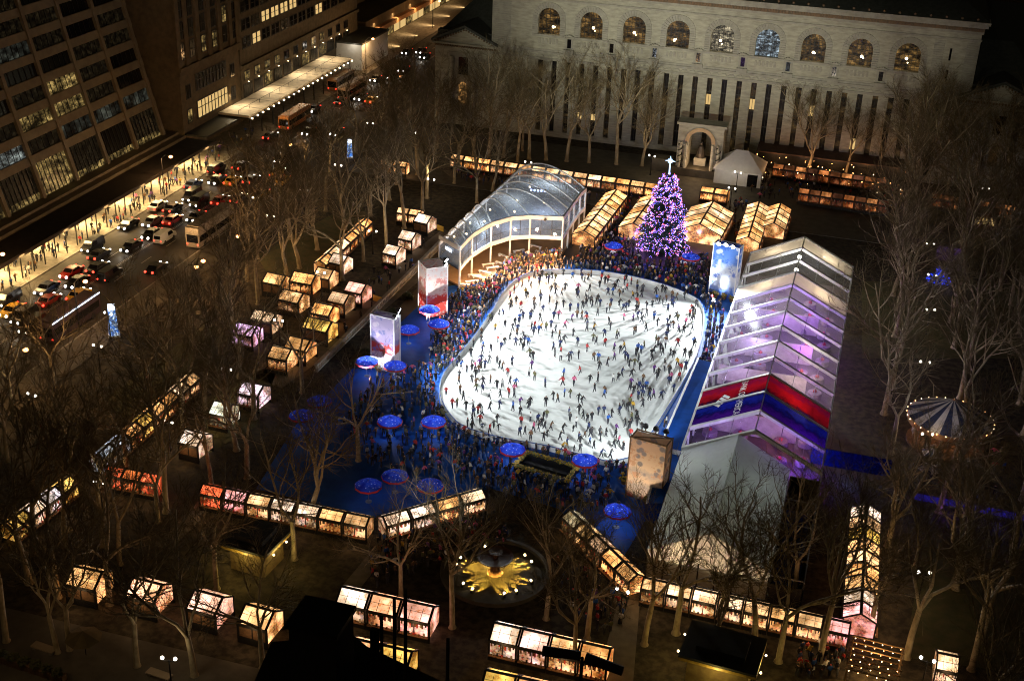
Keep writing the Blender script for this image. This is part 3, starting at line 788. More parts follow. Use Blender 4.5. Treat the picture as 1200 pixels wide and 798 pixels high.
def ice_mat():
    m, nt, out = new_mat('ice')
    vec = coords(nt, 'Object', (1, 1, 1))
    n1 = noise(nt, vec, 0.12, 3, .5)
    c = ramp(nt, n1.outputs[0], [(.35, (.80, .82, .80)), (.65, (.73, .76, .74))])
    for ang, sc_x, sc_y in ((.6, .35, 7.0), (-.5, .3, 6.0), (1.9, .4, 8.0)):
        n2 = noise(nt, coords(nt, 'Object', (sc_x, sc_y, 1), (0, 0, ang)), .8, 4, .7)
        c = mixc(nt, 1.0, c, ramp(nt, n2.outputs[0], [(.34, (.91, .92, .91)), (.50, (1, 1, 1))]), 'MULTIPLY')
    p = N(nt, 'ShaderNodeBsdfPrincipled'); nt.links.new(c, p.inputs['Base Color']); p.inputs['Roughness'].default_value = .45
    p.inputs['Specular IOR Level'].default_value = .3
    nt.links.new(p.outputs[0], out.inputs[0]); return m
flat('ice_surface', RINKS, 0.08, ice_mat(), 0.05)
bd = thing('rink_boards', 'white low boards with blue rail curving round the ice rink', 'barrier', (0, 0, 0.04))
f = MB(); r_ = MB()
for i in range(len(RINKS)):
    a, b_ = RINKS[i - 1], RINKS[i]
    f.slab((a.x, a.y, 0), (b_.x, b_.y, 0), (b_.x, b_.y, .7), (a.x, a.y, .7), .12)
    r_.bar((a.x, a.y, .74), (b_.x, b_.y, .74), .11)
f.build('panels', M['white'], bd); r_.build('top_rail', mat('rail_blue', (.05, .12, .4), None, .5, 1), bd)

# blue covered bench strip between the ice and the long tent
bs = thing('blue_cover', 'long blue fabric cover running between the ice and the long tent', 'canopy', (-17.8, 144, 0.04))
f = MB()
A = [at(818, 421, 2.6), at(834, 425, 2.6), at(802, 522, 2.8), at(780, 508, 2.4), at(776, 590, 2.8), at(758, 590, 2.4)]
def BL(v): return (v.x + 17.8, v.y - 144, v.z)
f.quad(BL(A[3]), BL(A[2]), BL(A[1]), BL(A[0])); f.quad(BL(A[5]), BL(A[4]), BL(A[2]), BL(A[3]))
for a, b_ in ((A[0], A[3]), (A[3], A[5]), (A[5], A[4]), (A[1], A[0])):
    f.quad((a.x + 17.8, a.y - 144, 0), (b_.x + 17.8, b_.y - 144, 0), BL(b_), BL(a))
f.build('cover', mat('blue_tarp', (.006, .055, .30), (.004, .04, .2), .9, .5, spec=.03), bs)
f = MB()
for a, b_ in ((A[0], A[3]), (A[3], A[5])): f.bar((a.x + 17.8, a.y - 144, a.z + .05), (b_.x + 17.8, b_.y - 144, b_.z + .05), .25)
f.build('edge_trim', M['white'], bs)
c_ = at(788, 531, 2.7); f = MB(); f.slab((c_.x + 17.8 - 1.0, c_.y - 144 - .3, 2.85), (c_.x + 17.8 + .9, c_.y - 144 - .5, 2.85), (c_.x + 17.8 + 1.0, c_.y - 144 + .4, 2.95), (c_.x + 17.8 - .9, c_.y - 144 + .6, 2.95), .06); f.build('white_sign', M['white'], bs)

# ================================================================== two storey glass pavilion
def c5(x, y): return (490 + x / 5.7, 180 + y / 5.7)
FZ, BZ = 7.2, 6.0
Fp = [at(*c5(*p), FZ) for p in ((280, 632), (320, 585), (362, 545), (425, 505), (490, 470), (620, 432), (750, 422), (970, 432), (1010, 375), (1045, 325), (1085, 272), (1120, 240))]
Bp = [at(*c5(*p), BZ) for p in ((142, 598), (185, 548), (232, 498), (285, 445), (338, 388), (392, 340), (455, 282), (500, 235), (540, 200), (578, 165), (622, 130), (680, 100))]
b0, b1 = Bp[0].copy(), Bp[-1].copy()
# back line straightened
for i in range(len(Bp)):
    t = i / (len(Bp) - 1); Bp[i] = b0.lerp(b1, t)
PC = sum((p for p in Fp + Bp), Vector()) / 24; PC.z = 0
pav = thing('glass_pavilion', 'two storey curved glass skating pavilion with arched clear roof beside the rink', 'pavilion', (PC.x, PC.y, 0.04))
def P_(v, z=None): return Vector((v.x - PC.x, v.y - PC.y, v.z if z is None else z))
def arc(i, t, rise=2.3):
    a, b_ = P_(Bp[i]), P_(Fp[i]); p = a.lerp(b_, t)
    s = max(.5, min(1.0, (a - b_).length / 9))
    p.z += 4 * rise * s * t * (1 - t) * (1.25 - .5 * t); return p
M['film_clear'] = film('clear_film', (.35, .38, .42), .90, .2, .05)
M['film_pav'] = film('clear_roof_film', (.75, .82, .85), .72, .2, .05)
M['pavglass'] = film('pavilion_glass_sheet', (.6, .7, .8), .85, .1, .03)
f = MB(); K = 12
for i in range(len(Fp)):
    f.tube([arc(i, k / K) for k in range(K + 1)], [.13] * (K + 1), 5)
f.build('roof_arch', M['white'], pav)
f = MB()
for i in range(len(Fp) - 1):
    for k in range(K):
        d = Vector((0, 0, -.06)); f.quad(arc(i, k / K) + d, arc(i + 1, k / K) + d, arc(i + 1, (k + 1) / K) + d, arc(i, (k + 1) / K) + d)
f.build('roof_film', M['film_pav'], pav, smooth=True)
f = MB()
seq = Fp
for i in range(len(Fp) - 1):
    a, b_ = P_(Fp[i]), P_(Fp[i + 1])
    dn = Vector((0, 0, .45))
    f.slab(a - dn, b_ - dn, b_ + dn * .6, a + dn * .6, .3)
f2 = MB()
for i in range(len(Fp) - 1):
    f2.slab(P_(Fp[i], 3.2), P_(Fp[i + 1], 3.2), P_(Fp[i + 1], 3.85), P_(Fp[i], 3.85), .3)
f2.build('floor_band', M['white'], pav)
for i in range(len(Bp) - 1):
    f.slab(P_(Bp[i], 5.6), P_(Bp[i + 1], 5.6), P_(Bp[i + 1], 6.1), P_(Bp[i], 6.1), .25)
f.slab(P_(Bp[0], 6.7), P_(Fp[0], 6.7), P_(Fp[0], 7.4), P_(Bp[0], 7.4), .3)
f.build('eave_band', M['white'], pav)
for i in (0, 2, 4, 5, 6, 7, 8, 9, 10, 11):
    f = MB(); f.tube([P_(Fp[i], 0), P_(Fp[i], FZ)], [.17, .17], 6); f.build('post', M['white'], pav)
for i in (0, 3, 6, 9, 11):
    f = MB(); f.tube([P_(Bp[i], 0), P_(Bp[i], BZ)], [.15, .15], 6); f.build('post', M['white'], pav)
f = MB(); g2 = MB()
for i in range(len(Fp) - 1):
    a, b_ = P_(Fp[i], 3.85), P_(Fp[i + 1], 3.85); up = Vector((0, 0, 2.9))
    f.quad(a, b_, b_ + up, a + up)
    nn = max(2, int((b_ - a).length / 1.5))
    for k in range(1, nn):
        p = a.lerp(b_, k / nn); g2.bar(p, p + up, .07)
    g2.bar(a + Vector((0, 0, 1.1)), b_ + Vector((0, 0, 1.1)), .06)
for i in range(len(Bp) - 1):
    f.quad(P_(Bp[i], .1), P_(Bp[i + 1], .1), P_(Bp[i + 1], 5.6), P_(Bp[i], 5.6))
f.quad(P_(Bp[0], 3.85), P_(Fp[0], 3.85), P_(Fp[0], 6.7), P_(Bp[0], 6.7))
for i in range(7, 11):
    f.quad(P_(Fp[i], .1), P_(Fp[i + 1], .1), P_(Fp[i + 1], 3.2), P_(Fp[i], 3.2))
f.build('glass_wall', M['pavglass'], pav); g2.build('mullion', M['darkmetal'], pav)
f = MB()
fl = [P_(p) for p in Bp] + [P_(p) for p in reversed(Fp)]
f.prism([(p.x, p.y) for p in fl], 3.25, 3.5, 0); f.build('upper_floor', mat('pavilion_carpet', (.10, .12, .16), (.07, .08, .11), .9, 1), pav)
f = MB()
deckp = [P_(p) for p in Bp] + [P_(p) for p in reversed(Fp[7:])] + [P_(at(662, 318)), P_(at(640, 317)), P_(at(610, 324)), P_(at(586, 333)), P_(at(574, 343)), P_(at(541, 338))]
f.prism([(p.x, p.y) for p in deckp], 0, .3, 0); f.build('ground_floor', mat('pavilion_boards', (.42, .28, .16), (.33, .21, .12), .6, .7), pav)
for px, py, pw, cc in ((556, 322, 420, (1, .55, .22)), (575, 312, 520, (1, .52, .2)), (600, 303, 560, (1, .5, .18)), (628, 298, 560, (1, .5, .18)), (650, 294, 420, (1, .55, .22)), (560, 335, 260, (1, .8, .6)), (610, 312, 420, (1, .5, .2))):
    p = at(px, py, 2.7); light('pavilion_lamp', 'POINT', p, pw * 2.6, cc, radius=.3)
rg = random.Random(77); bi = 0; BENP = None
for px, py in ((545, 336), (553, 332), (561, 327), (568, 321), (577, 316), (587, 311), (598, 307), (610, 303), (622, 300), (634, 298), (646, 296), (556, 325), (572, 312), (590, 302), (608, 296), (628, 291)):
    q = at(px, py, .36); lab = 'pale changing bench on the warm pavilion floor, %s from its left end' % ORD[bi]; bi += 1
    if BENP is None:
        BENP = thing('changing_bench', lab, 'bench', q, .3, 'changing benches in the pavilion')
        f = MB(); f.b(-1.1, 1.1, -.25, .25, .4, .48); f.build('seat', M['white'], BENP)
        for x in (-.9, .9): f = MB(); f.b(x - .06, x + .06, -.2, .2, 0, .4); f.build('leg', M['white'], BENP)
    else: dup(BENP, q, rg.uniform(-.5, .9), lab, 'changing benches in the pavilion')
for i in range(9):
    t = .35 + .3 * (i % 2); p = arc(min(10, i + 1), t); b = MB(); b.ball((p.x, p.y, 6.5), .18, 8)
    b.build('hanging_lamp', M['bulb'], pav)
for px, py, pw in ((640, 232, 170), (600, 250, 120), (560, 272, 90)):
    light('pavilion_upper_lamp', 'POINT', at(px, py, 6.2), pw * 10, (.82, .9, 1), radius=.3)
p = arc(8, .55); b = MB()
for k in range(5): b.ball((p.x - 1.2 + k * .6, p.y + .1 * k, 8.1), .22, 8)
b.build('blue_light_bar', emit('blue_white_led', (.35, .5, 1), 5, False), pav)
b = MB(); q0, q1 = P_(Bp[0], 5.9), P_(Fp[0], 5.9)
b.slab(q0.lerp(q1, .35) + Vector((-.1, -.2, -.2)), q0.lerp(q1, .65) + Vector((-.1, -.2, -.2)), q0.lerp(q1, .65) + Vector((-.1, -.2, .3)), q0.lerp(q1, .35) + Vector((-.1, -.2, .3)), .08)
b.build('white_screen', M['led'], pav)

# ================================================================== long clear roofed tent
X0, X1, Y0, Y1, ZE, ZRG = -16.0, 0.9, 137.3, 204.6, 3.9, 8.0
XM = (X0 + X1) / 2; NB = 13; BY = (Y1 - Y0) / NB
lt = thing('long_event_tent', 'long clear roofed event tent with white ribs and purple light inside', 'tent', (XM, (Y0 + Y1) / 2, 0.02))
TY = (Y0 + Y1) / 2
def TL(x, y, z): return (x - XM, y - TY, z)
f = MB()
for i in range(NB + 1):
    y = Y0 + i * BY
    f.tube([TL(X0, y, 0), TL(X0, y, ZE)], [.17, .17], 4); f.tube([TL(X1, y, 0), TL(X1, y, ZE)], [.17, .17], 4)
    f.tube([TL(X0, y, ZE), TL(XM, y, ZRG)], [.31, .31], 4, cap=True); f.tube([TL(X1, y, ZE), TL(XM, y, ZRG)], [.31, .31], 4, cap=True)
f.tube([TL(X0, Y0, ZE), TL(X0, Y1, ZE)], [.2, .2], 4, cap=True); f.tube([TL(X1, Y0, ZE), TL(X1, Y1, ZE)], [.14, .14], 4, cap=True); f.tube([TL(XM, Y0, ZRG), TL(XM, Y1, ZRG)], [.1, .1], 4)
f.build('frame', mat('tent_aluminium', (.62, .66, .66), (.52, .56, .56), .4, 1), lt)
f = MB()
for i in range(NB):
    y = Y0 + i * BY
    for s in (.36, .7):
        for xe in (X0, X1):
            xx = XM + (xe - XM) * s; zz = ZRG + (ZE - ZRG) * s
            f.bar(TL(xx, y, zz - .08), TL(xx, y + BY, zz - .08), .07)
f.build('purlin', M['tin'], lt)
M['film_frost'] = film('frosted_film', (.42, .38, .5), .72, .3, .1)
M['film_beige'] = film('tent_canvas', (.6, .55, .44), .10, .9, .3)
M['film_white'] = film('white_canvas', (.72, .76, .74), .02, .95, .3)
def banner_mat(name, stops, vertical, flip=1.0, metal=False, vo=2.0, fleck=0, fcol=(.8, .8, .85), fcol2=(.3, .3, .5)):
    m, nt, out = new_mat(name)
    tc = N(nt, 'ShaderNodeTexCoord')
    sep = N(nt, 'ShaderNodeSeparateXYZ'); nt.links.new(tc.outputs['Object'], sep.inputs[0])
    n1 = noise(nt, tc.outputs['Object'], vo, 4, .65)
    k = math_n(nt, 'MULTIPLY_ADD', sep.outputs[vertical], flip); k.node.inputs[2].default_value = 0.0
    fac = math_n(nt, 'MULTIPLY_ADD', n1.outputs[0], .28); nt.links.new(k, fac.node.inputs[2])
    c = ramp(nt, fac, stops)
    if fleck:
        v1 = N(nt, 'ShaderNodeTexVoronoi'); v1.inputs['Scale'].default_value = fleck; nt.links.new(tc.outputs['Object'], v1.inputs['Vector'])
        n3 = noise(nt, tc.outputs['Object'], .55, 4, .7)
        c = mixc(nt, ramp(nt, v1.outputs['Distance'], [(.28, (.9, .9, .9)), (.40, (0, 0, 0))]), c, fcol)
        c = mixc(nt, ramp(nt, n3.outputs[0], [(.54, (0, 0, 0)), (.59, (.8, .8, .8))]), c, fcol2)
    d = N(nt, 'ShaderNodeBsdfDiffuse'); nt.links.new(c, d.inputs[0])
    t = N(nt, 'ShaderNodeBsdfTranslucent'); nt.links.new(c, t.inputs[0])
    mx = N(nt, 'ShaderNodeMixShader'); mx.inputs[0].default_value = .45
    nt.links.new(d.outputs[0], mx.inputs[1]); nt.links.new(t.outputs[0], mx.inputs[2]); nt.links.new(mx.outputs[0], out.inputs[0])
    return m
bayk = {0: ('clear', 'clear'), 3: ('clear', 'frost'), 4: ('frost', 'frost'), 5: ('frost', 'frost'), 6: ('frost', 'clear'), 7: ('frost', 'frost'), 8: ('frost', 'frost'),
        9: ('beige', 'beige'), 10: ('clear', 'clear'), 11: ('clear', 'clear'), 12: ('beige', 'beige')}
FN = {'clear': 'roof_film', 'frost': 'frosted_roof_film', 'beige': 'canvas_roof_panel'}
for i in range(NB):
    ya, yb = Y0 + i * BY + .2, Y0 + (i + 1) * BY - .2
    if i in (1, 2): continue
    for xe, kd in ((X0, bayk[i][0]), (X1, bayk[i][1])):
        f = MB(); f.quad(TL(xe, ya, ZE + .05), TL(xe, yb, ZE + .05), TL(XM, yb, ZRG + .05), TL(XM, ya, ZRG + .05))
        f.build(FN[kd], M['film_' + kd], lt)
ya, yb = Y0 + BY + .1, Y0 + 3 * BY - .1
bn = MB()
for xe in (X0, X1):
    bn.quad(TL(xe, ya, ZE + .06), TL(xe, yb, ZE + .06), TL(XM, yb, ZRG + .06), TL(XM, ya, ZRG + .06))
bo = bn.build('printed_roof_banner', banner_mat('roof_banner_print', [(0.0, (.012, .006, .05)), (.22, (.05, .012, .16)), (.30, (.006, .008, .07)), (.40, (.012, .03, .28)), (.47, (.008, .012, .12)), (.50, (.06, .008, .014)), (.54, (.26, .008, .015)), (.64, (.45, .012, .02)), (.72, (.26, .01, .06)), (.80, (.5, .03, .03)), (.88, (.3, .015, .05))], 1, .062, vo=1.1), lt)
# the banner's object coordinates run along the tent; shift them so that the lower half is blue
for v in bo.data.vertices: pass
bo.location = (0, 0, 0)
sh = (ya - TY)
for v in bo.data.vertices: v.co.y -= sh
bo.location = (0, sh, 0)
# white stripes emblem and lettering on the left slope of the banner
def on_slope(u, v, h=.10):
    """u metres down from the ridge on the left slope, v metres along the tent from the banner's near edge"""
    L_ = math.hypot(XM - X0, ZRG - ZE); s = u / L_
    n = Vector((-(ZRG - ZE), 0, XM - X0)).normalized()
    return Vector(TL(XM + (X0 - XM) * s, ya + v, ZRG + (ZE - ZRG) * s)) + n * h
em = MB()
for k in range(4):
    u = 7.0 - k * .34; v = 4.9 + k * .62
    em.quad(on_slope(u, v, .14), on_slope(u - .26, v + .46, .14), on_slope(u - .26 - .95, v + .46 - 1.15, .14), on_slope(u - .95, v - 1.15, .14))
em.build('white_emblem', M['white'], lt)
def text_mesh(s, size, name, m, place, parent, extrude=0):
    cu = bpy.data.curves.new(name, 'FONT'); cu.body = s; cu.size = size; cu.resolution_u = 2
    o = bpy.data.objects.new(name + '_tmp', cu); COL.objects.link(o)
    dg = bpy.context.evaluated_depsgraph_get(); me = bpy.data.meshes.new_from_object(o.evaluated_get(dg))
    bpy.data.objects.remove(o); bpy.data.curves.remove(cu)
    for v in me.vertices: v.co = place(v.co.x, v.co.y)
    me.materials.clear(); me.materials.append(m)
    o = bpy.data.objects.new(name, me); COL.objects.link(o); o.parent = parent
    return o
text_mesh('BANK OF AMERICA', 1.35, 'white_lettering', M['white'], lambda x, y: on_slope(3.7 - y, 9.9 - x * .80, .11), lt)
f = MB()
for x in (X0, X1):
    f.quad(TL(x, Y0, .05), TL(x, Y1, .05), TL(x, Y1, ZE - .15), TL(x, Y0, ZE - .15))
f.add([TL(X0, Y1, .05), TL(X1, Y1, .05), TL(X1, Y1, ZE), TL(XM, Y1, ZRG), TL(X0, Y1, ZE)], [(0, 1, 2, 3, 4)])
f.quad(TL(-2.8, Y0, .05), TL(X1, Y0, .05), TL(X1, Y0, ZE), TL(-2.8, Y0, ZE + 1.0))
f.build('side_wall', M['film_clear'], lt)
f = MB(); f.b(X0 - XM + .1, X1 - XM - .1, Y0 - TY, Y1 - TY, 0, .12); f.build('floor', mat('tent_floor', (.09, .075, .08), (.05, .04, .05), .7, .5), lt)
f = MB()
for y in (150, 163.2, 173.6, 184): f.b(-7.6, 4.6, y - TY - .1, y - TY + .1, .12, 3.2)
f.build('partition', mat('partition_board', (.5, .47, .45), None, .8, 1), lt)
PUR = (.42, .08, 1.0)
rg = random.Random(31); tbm = [mat('table_cloth', (.25, .2, .26), None, .8, 1), mat('table_dark', (.05, .03, .06), None, .5, 1), mat('table_red', (.4, .03, .05), None, .7, 1)]
tk = 0; TABP = None
for yy in range(139, 203, 5):
    for xx in (-13.5, -10.5, -4.5, -1.5):
        x, y = xx + rg.uniform(-.5, .5), yy + rg.uniform(-.8, .8)
        lab = 'round cloth covered table inside the long tent, %s from camera in %s column' % (ORD[tk // 4], ('far left', 'left', 'right', 'far right')[tk % 4]); tk += 1
        if TABP is None:
            TABP = thing('banquet_table', lab, 'table', (x, y, .14), 0, 'tables inside the long tent')
            f = MB(); f.lathe([(.02, .78), (.95, .78), (.98, .45), (1.0, .1)], 12); f.build('table_cloth', tbm[0], TABP)
            f = MB(); f.lathe([(.25, .79), (.3, 1.0), (.06, 1.25)], 8); f.build('centrepiece', tbm[2], TABP)
        else: dup(TABP, (x, y, .14), 0, lab, 'tables inside the long tent')

for x, y, z, pw, cc in ((-12, 140, 2.8, 260, PUR), (-5, 140, 2.8, 330, PUR), (-2, 142, 2.6, 320, (.25, .06, 1)), (-11, 146, 3.2, 90, (.6, .2, 1)), (-3.5, 147.5, 4.6, 150, (1, .4, .15)), (-5, 150, 4.8, 120, (1, .3, .12)),
                        (-12, 155, 3, 190, (.6, .4, 1)), (-4, 155, 3, 170, (.8, .4, .9)), (-12, 160, 3, 200, (.7, .5, 1)), (-4, 160, 3.4, 260, (1, .75, .6)), (-11, 166, 3, 220, (.65, .45, 1)), (-4, 167, 3.4, 420, (1, .8, .65)),
                        (-11, 172, 3, 220, (.55, .4, 1)), (-4, 172, 3.2, 300, (.5, .08, 1)), (-10, 177, 3.3, 260, (.5, .35, 1)), (-5, 178, 3.3, 420, (.45, .12, 1)), (-8, 182, 4, 260, (.6, .3, 1)),
                        (-11, 187, 4, 330, (1, .85, .6)), (-4, 187, 4, 330, (1, .8, .55)), (-8, 193, 5.6, 330, (1, .9, .75)), (-8, 198, 5.6, 330, (1, .9, .75)), (-11, 202, 4, 330, (1, .85, .65)), (-4, 202, 4, 330, (1, .85, .65))):
    light('tent_lamp', 'POINT', (x, y, z), pw * 2.4, cc, radius=.25)
for y in (192.5, 198.2):
    b = MB(); b.ball(TL(-7.7, y, 7.0), .35, 8); b.build('lamp_globe', M['bulb_white'], lt)
# white canvas wing and dark side annex at the near end of the tent
WX0, WX1, WY0, WY1 = -16.0, -2.8, 115.2, Y0 - .12
WM = (WX0 + WX1) / 2
wt = thing('white_canvas_tent', 'white canvas tent joined to the near end of the long clear tent', 'tent', (WM, (WY0 + WY1) / 2, 0.02))
WYM = (WY0 + WY1) / 2
def WL(x, y, z): return (x - WM, y - WYM, z)
f = MB(); ZW = 7.3
for xe in (WX0, WX1):
    f.slab(WL(xe, WY0, 3.7), WL(xe, WY1, 3.7), WL(WM, WY1, ZW), WL(WM, WY0, ZW), .06)
f.build('roof', film('white_canvas_roof', (.66, .72, .68), .01, .9, .3), wt)
f = MB(); f.add([WL(WX0, WY0 + .3, 2.4), WL(WX1, WY0 + .3, 2.4), WL(WX1, WY0 + .3, 3.7), WL(WM, WY0 + .3, ZW), WL(WX0, WY0 + .3, 3.7)], [(0, 1, 2, 3, 4)]); f.build('gable_wall', film('gable_canvas', (.7, .6, .42), .01, .9, .3), wt)
f = MB(); f.quad(WL(WX0, WY0 + .35, 0), WL(WX1, WY0 + .35, 0), WL(WX1, WY0 + .35, 2.4), WL(WX0, WY0 + .35, 2.4)); f.quad(WL(WX0, WY0, 0), WL(WX0, WY1, 0), WL(WX0, WY1, 3.7), WL(WX0, WY0, 3.7)); f.quad(WL(WX1, WY0, 0), WL(WX1, WY1, 0), WL(WX1, WY1, 3.7), WL(WX1, WY0, 3.7))
f.build('side_wall', mat('canvas_wall', (.34, .35, .31), (.26, .27, .24), .8, .7), wt)
f = MB()
for k in range(8): f.bar(WL(WX0 + k * 1.88, WY0 + .2, 0), WL(WX0 + k * 1.88, WY0 + .2, 3.0), .12)
f.build('post', M['darkmetal'], wt)
for x in (-13, -9, -5.5): light('gable_lamp', 'SPOT', (x, WY0 - 2.5, 2.2), 260, (1, .72, .35), aim=(x, WY0 + .5, 5.2), spot=radians(110), blend=.8)
for x, y, pw in ((-13, 133, 900), (-9.4, 127, 1000), (-12, 120, 750), (-6, 131, 400)): light('canvas_lamp', 'POINT', (x, y, 2.6), pw, (.95, 1, .92) if y > 125 else (1, .85, .6), radius=.4)
an = thing('side_annex', 'dark flat annex holding blue crates beside the white canvas tent', 'annex', (-1, 126, 0.02))
f = MB(); f.b(1.75, 1.9, -11, 11, 0, 3.4); f.b(-1.7, 1.9, 10.8, 11, 0, 3.0); f.b(-1.7, 1.9, -11, -10.8, 0, 2.6); f.build('wall', M['darkmetal'], an)
f = MB()
for k in range(5): f.bar((-1.7, -10.5 + k * 5.2, 3.3), (1.85, -10.5 + k * 5.2, 3.3), .12)
f.bar((1.85, -11, 3.45), (1.85, 11, 3.45), .12); f.build('frame', M['tin'], an)
k = 0
for yy in (-8, -5.4, -2.8, -.2, 2.4, 5):
    for xx in (-.8, .7):
        f = MB(); f.box((0, 0, .55), (1.2, 2.2, 1.1)); f.box((0, 0, 1.14), (1.3, 2.3, .1)); f.box((0, -1.12, .6), (.8, .06, .5))
        o = f.build('storage_crate', mat('crate_blue', (.01, .03, .16), (.008, .02, .1), .6, 1) if k == 0 else bpy.data.materials['crate_blue'])
        o.location = (-1 + xx, 126 + yy, .03)
        tag(o, 'dark blue storage crate inside the side annex, %s from near end in %s column' % (ORD[k // 2], 'left' if xx < 0 else 'right'), 'crate', 'crates stored in the annex'); k += 1
sc_ = at(1000, 556)
scn = thing('projection_screen', 'wide blue lit picture screen standing at the right of the long tent', 'screen', (sc_.x - .6, sc_.y, 0))
f = MB(); f.b(-4.9, 4.9, -.06, .06, .6, 3.0); f.build('picture', banner_mat('screen_print', [(0, (.0, .01, .05)), (.1, (.01, .04, .35)), (.16, (.01, .01, .06)), (.2, (.02, .1, .6)), (.25, (.4, .03, .3)), (.3, (.01, .02, .2)), (1, (.02, .05, .4))], 0, .004, vo=1.6), scn)
f = MB()
for x in (-4.9, 0, 4.9): f.bar((x, .2, 0), (x, .2, 3), .12)
f.build('frame', M['darkmetal'], scn)
light('screen_wash', 'POINT', (sc_.x - .6, sc_.y - 3, 1.2), 60, (.15, .25, 1))

# ================================================================== printed banner towers with floodlights
def tower_banner(label, base, sx, sy, h, rz, stops, vo, lamps, aimpt, power, trim, fk):
    t = thing('banner_tower', label, 'banner tower', (base.x, base.y, 0.04), rz, 'printed banner towers round the rink')
    f = MB(); f.b(-sx / 2, sx / 2, -sy / 2, sy / 2, .3, h); f.build('printed_panel', banner_mat('banner_print', stops, 2, 1 / h, vo=vo, **fk), t)
    f = MB()
    for a in (-1, 1):
        for b_ in (-1, 1): f.tube([(a * (sx / 2 + .05), b_ * (sy / 2 + .05), 0), (a * (sx / 2 + .05), b_ * (sy / 2 + .05), h + .25)], [.1, .1], 4)
    for z in (h + .15,):
        for a in (-1, 1):
            f.bar((a * sx / 2, -sy / 2, z), (a * sx / 2, sy / 2, z), .14); f.bar((-sx / 2, a * sy / 2, z), (sx / 2, a * sy / 2, z), .14)
        f.bar((-sx / 2, -sy / 2, z), (sx / 2, sy / 2, z), .1)
    f.build('truss_frame', trim, t)
    rot = Matrix.Rotation(rz, 4, 'Z')
    n = len(lamps)
    for (lx, ly, lz) in lamps:
        wp = Vector((base.x, base.y, 0.04)) + rot @ Vector((lx, ly, lz))
        d = (Vector(aimpt) - wp).normalized(); dl = (rot.inverted() @ d)
        f = MB(); c0 = Vector((lx, ly, lz)); f.tube([c0 - dl * .45, c0, c0 + dl * .12], [.18, .33, .36], 10, cap=True); o = f.build('floodlight', M['darkmetal'], t)
        f = MB(); f.tube([c0 + dl * .13, c0 + dl * .15], [.34, .34], 10, cap=True); f.build('lens', M['flood_lens'], o)
        f = MB(); f.bar((lx, ly, h + .1), tuple(c0 - dl * .2), .12); f.build('bracket', trim, o)
    wp = Vector((base.x, base.y, 0.04)) + rot @ Vector(lamps[len(lamps) // 2])
    d = (Vector(aimpt) - wp).normalized()
    light('rink_flood', 'SPOT', wp + d * .6, power, (.93, .99, 1.0), aim=aimpt, spot=radians(112 if base is not T4 else 92), blend=.6, radius=.25)
    return t
M['flood_lens'] = emit('flood_lens', (.85, .95, 1), 30, False)
IC = at(680, 430)
T1, T2, T3, T4 = at(507, 368), at(452, 434), at(847, 346), at(757, 584)
tower_banner('white banner tower with red forest print beside the pavilion stairs', T1, 3.3, 3.3, 8.3, radians(42), [(0, (.12, .16, .4)), (.16, (.6, .06, .05)), (.58, (.7, .09, .07)), (.62, (.8, .72, .68)), (.9, (.82, .78, .76)), (1, (.7, .7, .72))], 2.4,
             [(1.2, -1.9, 8.9), (1.6, -1.2, 9.3)], (IC.x - 8, IC.y + 4, 0), 31000, M['white'], dict(fleck=1.6, fcol=(.75, .6, .58), fcol2=(.62, .22, .2)))
tower_banner('lilac and white banner tower with mountain print left of the rink', T2, 3.6, 1.6, 8.5, radians(-8), [(0, (.12, .2, .5)), (.2, (.7, .7, .75)), (.4, (.78, .75, .78)), (.48, (.78, .72, .75)), (.51, (.7, .1, .07)), (.66, (.68, .12, .1)), (.70, (.42, .38, .62)), (.9, (.6, .55, .72)), (1, (.5, .47, .66))], 1.6,
             [(1.9, -.5, 9.0), (2.0, .3, 9.7)], (IC.x - 2, IC.y - 6, 0), 23000, M['white'], dict(fleck=.9, fcol=(.75, .72, .8), fcol2=(.22, .28, .55)))
tower_banner('blue and white snow print banner tower at the top of the tent', T3, 4.2, 1.8, 8.8, radians(-12), [(0, (.05, .12, .5)), (.22, (.08, .2, .65)), (.38, (.55, .62, .8)), (.5, (.8, .84, .88)), (.72, (.75, .8, .88)), (.85, (.2, .35, .75)), (1, (.15, .3, .7))], 1.3,
             [(-1.2, -1.3, 9.2), (0, -1.3, 9.3), (1.2, -1.3, 9.2)], (IC.x + 8, IC.y - 2, 0), 42000, M['white'], dict(fleck=.85, fcol=(.85, .88, .92), fcol2=(.06, .16, .6)))
tower_banner('cream banner tower with grey snow motif at the near rink corner', T4, 4.4, 2.0, 8.3, radians(-10), [(0, (.35, .05, .04)), (.18, (.55, .1, .08)), (.27, (.6, .5, .4)), (.4, (.4, .36, .34)), (.5, (.75, .6, .44)), (.62, (.5, .44, .4)), (.7, (.78, .64, .48)), (.95, (.74, .55, .38)), (1, (.7, .5, .35))], 1.5,
             [(-1.3, 1.3, 9.0), (0, 1.3, 9.0), (1.3, 1.3, 9.0)], (IC.x - 6, IC.y + 8, 0), 17000, M['wood'], dict(fleck=.95, fcol=(.26, .25, .29), fcol2=(.62, .36, .22)))
for px, py in ((576, 262), (640, 256)):  # added eave fixtures and spots that even out the ice brightness
    wp = at(px, py, 7.0); wp.y -= .6; d = (Vector((IC.x, IC.y + 8, 0)) - wp).normalized()
    f = MB(); c0 = P_(wp) - Vector((0, 0, .04)); f.tube([c0 - d * .3, c0, c0 + d * .1], [.12, .25, .28], 8, cap=True); o = f.build('floodlight', M['darkmetal'], pav)
    light('eave_ice_fill', 'SPOT', wp + d * .5, 13000, (.93, .99, 1.0), aim=(IC.x, IC.y + 8, 0), spot=radians(120), blend=.6, radius=.3)
